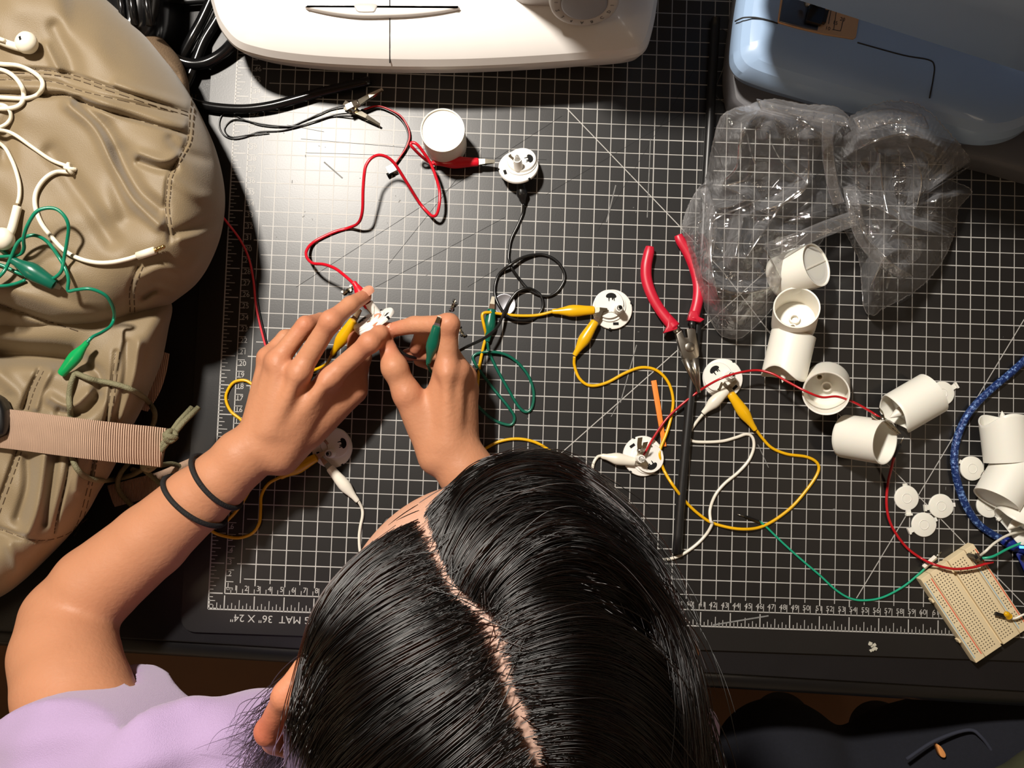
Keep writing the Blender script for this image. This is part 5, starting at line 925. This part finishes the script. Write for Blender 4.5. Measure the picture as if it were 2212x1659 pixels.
# ---------------------------------------------------------------- hair: guide locks from the parting, laid over the skull
def skull(px, py, lift, zt=None):
    d = ray(px, py); o = (CAM - HC) @ RH; dd = d @ RH; r = RAD + lift; a = (dd / r) @ (dd / r); b = (o / r) @ (dd / r); c = (o / r) @ (o / r) - 1; q = b * b - a * c
    if q < 0: return None
    return CAM + d * ((-b - q ** .5) / a)
def guide(pts):
    out = []
    for i, q in enumerate(pts):
        s_ = skull(q[0], q[1], .0045 + .012 * min(1, i / 4)); z = q[2] if len(q) > 2 else None
        if s_ is None: z = z if z is not None else (out[-1][2] - .02); out.append(P(q[0], q[1], min(z, out[-1][2] - .004) if out else z))
        else: out.append(s_ if z is None or s_[2] > z - .02 else P(q[0], q[1], max(z, s_[2])))
    return catmull(out, 8)
Lg = [[(912, 1118, .30), (862, 1136, .30), (806, 1172, .30), (742, 1232, .295), (692, 1305, .285), (668, 1400, .270), (650, 1480, .235), (640, 1580, .19), (640, 1700, .14)],
      [(942, 1190), (890, 1200), (820, 1240), (755, 1300), (705, 1370, .318), (672, 1440, .295), (655, 1520, .255), (650, 1620, .20), (655, 1740, .15)],
      [(985, 1270), (930, 1282), (860, 1318), (780, 1370), (715, 1430, .325), (675, 1500, .295), (655, 1580, .25), (650, 1680, .20), (655, 1780, .15)],
      [(1052, 1332), (985, 1355), (910, 1395), (820, 1445), (745, 1505), (692, 1575, .310), (668, 1650, .27), (660, 1730, .22), (665, 1820, .17)],
      [(1074, 1405), (1015, 1440), (940, 1490), (850, 1545), (770, 1615), (712, 1690, .30), (690, 1770, .25), (690, 1860, .2), (700, 1960, .15)],
      [(1092, 1478), (1040, 1520), (970, 1580), (880, 1650), (800, 1730), (750, 1810, .29), (730, 1890, .25), (730, 1980, .2), (740, 2060, .15)],
      [(1150, 1620), (1100, 1655), (1030, 1710), (960, 1790), (900, 1870), (860, 1950, .28), (850, 2030, .24), (850, 2100, .2), (850, 2200, .15)],
      [(1155, 1720), (1130, 1780), (1100, 1850), (1070, 1930), (1050, 2010, .30), (1040, 2080, .26), (1030, 2150, .22), (1030, 2220, .2), (1030, 2300, .15)],
      [(1156, 1790), (1158, 1850), (1160, 1930), (1162, 2010, .31), (1163, 2090, .28), (1164, 2170, .24), (1165, 2240, .21), (1166, 2320, .18), (1168, 2400, .15)]]
Rg = [[(914, 1116, .30), (942, 1075, .30), (985, 1045, .30), (1030, 1005, .312), (1110, 986, .300), (1195, 990, .288), (1270, 1030, .275), (1340, 1100, .255), (1385, 1190, .22), (1410, 1290, .17)],
      [(944, 1188, .30), (972, 1130, .30), (1010, 1075, .336), (1080, 1035, .326), (1165, 1025, .312), (1250, 1055, .298), (1330, 1125, .280), (1395, 1215, .250), (1430, 1320, .20), (1450, 1430, .15)],
      [(985, 1270), (1015, 1215), (1065, 1160), (1135, 1120), (1220, 1115), (1305, 1155, .320), (1385, 1235, .295), (1440, 1335, .260), (1470, 1450, .21), (1485, 1560, .15)],
      [(1054, 1330), (1084, 1290), (1135, 1250), (1210, 1220), (1290, 1230), (1370, 1285, .320), (1440, 1370, .292), (1485, 1470, .255), (1505, 1580, .21), (1510, 1700, .15)],
      [(1076, 1404), (1125, 1375), (1195, 1350), (1270, 1340), (1350, 1365), (1420, 1425, .318), (1478, 1510, .288), (1512, 1600, .25), (1525, 1700, .2), (1530, 1800, .15)],
      [(1094, 1477), (1155, 1468), (1230, 1458), (1310, 1470), (1385, 1515), (1445, 1585, .308), (1490, 1670, .275), (1515, 1760, .24), (1525, 1850, .2), (1530, 1950, .15)],
      [(1150, 1620), (1200, 1600), (1270, 1605), (1340, 1640), (1400, 1700), (1450, 1780, .295), (1480, 1860, .26), (1500, 1940, .22), (1510, 2020, .2), (1515, 2100, .15)],
      [(1155, 1720), (1195, 1740), (1250, 1790), (1300, 1860), (1335, 1940, .30), (1355, 2020, .27), (1365, 2100, .24), (1370, 2180, .2), (1370, 2240, .18), (1370, 2300, .15)],
      [(1156, 1790), (1160, 1850), (1166, 1930), (1174, 2010, .31), (1182, 2090, .28), (1190, 2170, .24), (1196, 2240, .21), (1200, 2320, .18), (1204, 2400, .15)]]
def resample(g, n=40):
    s_ = np.r_[0, np.cumsum(np.linalg.norm(np.diff(g, axis=0), axis=1))]; t = np.linspace(0, s_[-1], n); return np.stack([np.interp(t, s_, g[:, i]) for i in range(3)], 1)
GLs = [catmull(np.array([resample(guide(g)) for g in G]).reshape(len(G), -1), 6).reshape(-1, 40, 3) for G in (Lg, Rg)]
for G in GLs:                                  # dark undercoat, starts a little way from the parting
    n = len(G); k0 = 2; q = G[:, k0:]; q = q + (HC - q) * (.0022 / np.linalg.norm(HC - q, axis=-1))[..., None]; m_ = q.shape[1]; V = q.reshape(-1, 3); Fc = [(i * m_ + j, i * m_ + j + 1, (i + 1) * m_ + j + 1, (i + 1) * m_ + j) for i in range(n - 1) for j in range(m_ - 1)]
    mesh('hair_undercoat', V, Fc, M_hair, body)
def strands(G, N, spread, seed, length=(.25, .9)):
    r_ = np.random.default_rng(seed); n, K = G.shape[:2]; out = []
    cl = r_.uniform(0, 1, (max(40, N // 28), 3)); cl[:, 0] *= n - 1.001
    for i in range(N):
        c = cl[r_.integers(len(cl))]; a = np.clip(c[0] + r_.normal(0, .22), 0, n - 1.001); i0 = int(a); t = a - i0; g = G[i0] * (1 - t) + G[i0 + 1] * t
        fr_ = c[0] / n; s0 = .003 + r_.exponential(.010 + .022 * math.exp(-((fr_ - .40) / .14) ** 2) + .010 * math.exp(-(fr_ / .14) ** 2)) + .008 * c[2] ** 2 if r_.random() < .36 else r_.uniform(.02, .55); L_ = r_.uniform(*length) * (1.15 - s0 * .6); s1 = min(1, s0 + L_)
        k = np.linspace(s0, s1, 13) * (K - 1); j = np.minimum(k.astype(int), K - 2); q = g[j] + (g[j + 1] - g[j]) * (k - j)[:, None]
        w_ = np.linspace(0, 1, 13)[:, None]; off = r_.normal(0, 1, 3) * spread; off[2] = abs(off[2]) * .9 + .0005; ph = r_.uniform(0, 6.28, 3)
        tight = np.array([np.sin(c[2] * 40), np.cos(c[2] * 57), .3]) * .0018
        out.append(q + off * (.25 + .75 * w_) + tight * w_ + .0011 * np.sin(w_ * 5 + ph) * w_)
    return out
st = strands(GLs[0], 15000, .0021, 1) + strands(GLs[1], 19000, .0021, 2) + strands(GLs[0], 500, .006, 3) + strands(GLs[1], 600, .006, 4)
# whorl and stray hairs
r_ = np.random.default_rng(9)
for i in range(160):                          # short hairs crossing the parting and the crown
    t = r_.uniform(0, 1); G = GLs[r_.integers(2)]; a = t * (len(G) - 1.001); g = G[int(a)]; p0 = g[0] + r_.normal(0, .0022, 3) * [1, 1, .2]; d = nrm(g[3] - g[0]) + r_.normal(0, .5, 3); n_ = nrm(p0 - HC); d = nrm(d - n_ * (d @ n_)); L_ = r_.uniform(.008, .025); w_ = np.linspace(0, 1, 13)[:, None]
    q = p0 + d * L_ * w_; q = HC + (q - HC) * ((np.linalg.norm((p0 - HC) @ RH / RAD) + .02 + .03 * w_[:, 0]) / np.linalg.norm((q - HC) @ RH / RAD, axis=1))[:, None]; out = q; st.append(out)
for i in range(700):                           # wisps behind the left ear and at the nape
    x, y = r_.uniform(560, 690), r_.uniform(1380, 1480); p0 = P(x + 95, y + 10, .31); e = P(r_.normal(575, 45), r_.uniform(1560, 1760), r_.uniform(.16, .24)); w_ = np.linspace(0, 1, 13)[:, None]; md = (p0 + e) / 2 + r_.normal(0, .008, 3)
    st.append(p0 * (1 - w_) ** 2 + md * 2 * w_ * (1 - w_) + e * w_ ** 2 + .0025 * np.sin(w_ * r_.uniform(4, 14) + r_.uniform(0, 6, 3)) * w_)
for i in range(4200):
    x, y = r_.uniform(600, 700), r_.uniform(1400, 1560); p0 = P(x + 85, y + 30, .28); e = P(r_.normal(615, 30), r_.uniform(1640, 1800), r_.uniform(.14, .22)); w_ = np.linspace(0, 1, 13)[:, None]; md = (p0 + e) / 2 + r_.normal(0, .006, 3); st.append(p0 * (1 - w_) ** 2 + md * 2 * w_ * (1 - w_) + e * w_ ** 2 + .002 * np.sin(w_ * 8 + r_.uniform(0, 6, 3)) * w_)
hc = bpy.data.hair_curves.new('hair'); hc.add_curves([13] * len(st)); pos = np.concatenate(st).astype(np.float32)
hc.points.foreach_set('position', pos.ravel()); rad = np.tile(np.interp(np.linspace(0, 1, 13), [0, .15, .7, 1], [.00012, .00019, .00017, .00006]), len(st)).astype(np.float32); hc.points.foreach_set('radius', rad)
hm = bpy.data.materials.new('hair_strand'); hm.use_nodes = True; nt = hm.node_tree; nt.nodes.remove(nt.nodes['Principled BSDF']); hb = nt.nodes.new('ShaderNodeBsdfHairPrincipled'); hb.parametrization = 'MELANIN'
hb.inputs['Melanin'].default_value = .985; hb.inputs['Melanin Redness'].default_value = .35; hb.inputs['Roughness'].default_value = .22; hb.inputs['Radial Roughness'].default_value = .35; hb.inputs['Random Color'].default_value = .1
nt.links.new(hb.outputs[0], nt.nodes['Material Output'].inputs[0]); hc.materials.append(hm)
ho = bpy.data.objects.new('hair', hc); C.objects.link(ho); ho.parent = body; ho['kind'] = 'stuff'
# ---------------------------------------------------------------- neighbour in dark jeans at the lower right
M_jean = material('dark_denim', S(15, 17, 27), .95, var=.3, scale=350, bump=.5, bscale=1500)
N_ = Body(); N_.chain([P(1690, 1668, -.14), P(1700, 1900, -.15), P(1900, 2300, -.16)], [.066, .078, .09], .03); N_.chain([P(1690, 1668, -.14), P(1690, 1560, -.60)], [.060, .045], .03)
N_.chain([P(1960, 1672, -.13), P(2160, 1620, -.10), P(2420, 1560, -.08)], [.060, .066, .075], .03); N_.chain([P(2420, 1560, -.08), P(2400, 1900, -.12), P(2200, 2300, -.16)], [.075, .09, .1], .04); N_.chain([P(1960, 1672, -.13), P(1900, 1580, -.58)], [.056, .045], .03)
v, f = N_.mesh(.006, None, 12); v = relax(v, f, 2)
nbr = mesh('person', v, f, M_jean, None); tag(nbr, 'person seated at the lower right of whom only legs in dark jeans show', 'person')
v, f = tube(catmull([P(1958, 1640, -.062), P(2020, 1600, -.060), P(2090, 1577, -.052), P(2120, 1592, -.046), P(2155, 1640, -.044)], 6), .0016, 8); mesh('jeans_seam', v, f, material('denim_edge', S(40, 43, 56), .9), nbr)
v, f = slab(outl([(2024, 1610), (2032, 1612), (2042, 1628), (2040, 1636), (2030, 1632)], -.06, 3), -.0655, -.0585, .001); mesh('orange_patch', v, f, material('patch_orange', S(222, 150, 84), .7), nbr)
v, f = (lambda b: b.mesh(.006, None, 12))(Body().chain([P(2160, 1690, -.03), P(2260, 1670, -.02), P(2420, 1680, -.02)], [.012, .018, .02], .02)); mesh('jacket', v, f, material('olive_jacket', S(52, 54, 32), .9, var=.4, scale=60), nbr)
ch = tag(empty('chair', (.236, -.2, -.74)), 'black chair seat showing between the lilac shirt and the table', 'chair')
v, f = slab([(.02, -.40), (.45, -.40), (.45, .0), (.02, .0)], -.35, -.325, .01); kid('seat', (v, f), M_black, ch)
for x in (.05, .42):
    for y in (-.37, -.03): kid('leg', tube([(x, y, -.74), (x, y, -.349)], .014, 10), M_black, ch)
kid('backrest', slab([(.03, -.43), (.44, -.43), (.44, -.405), (.03, -.405)], -.22, .02, .008), M_black, ch)
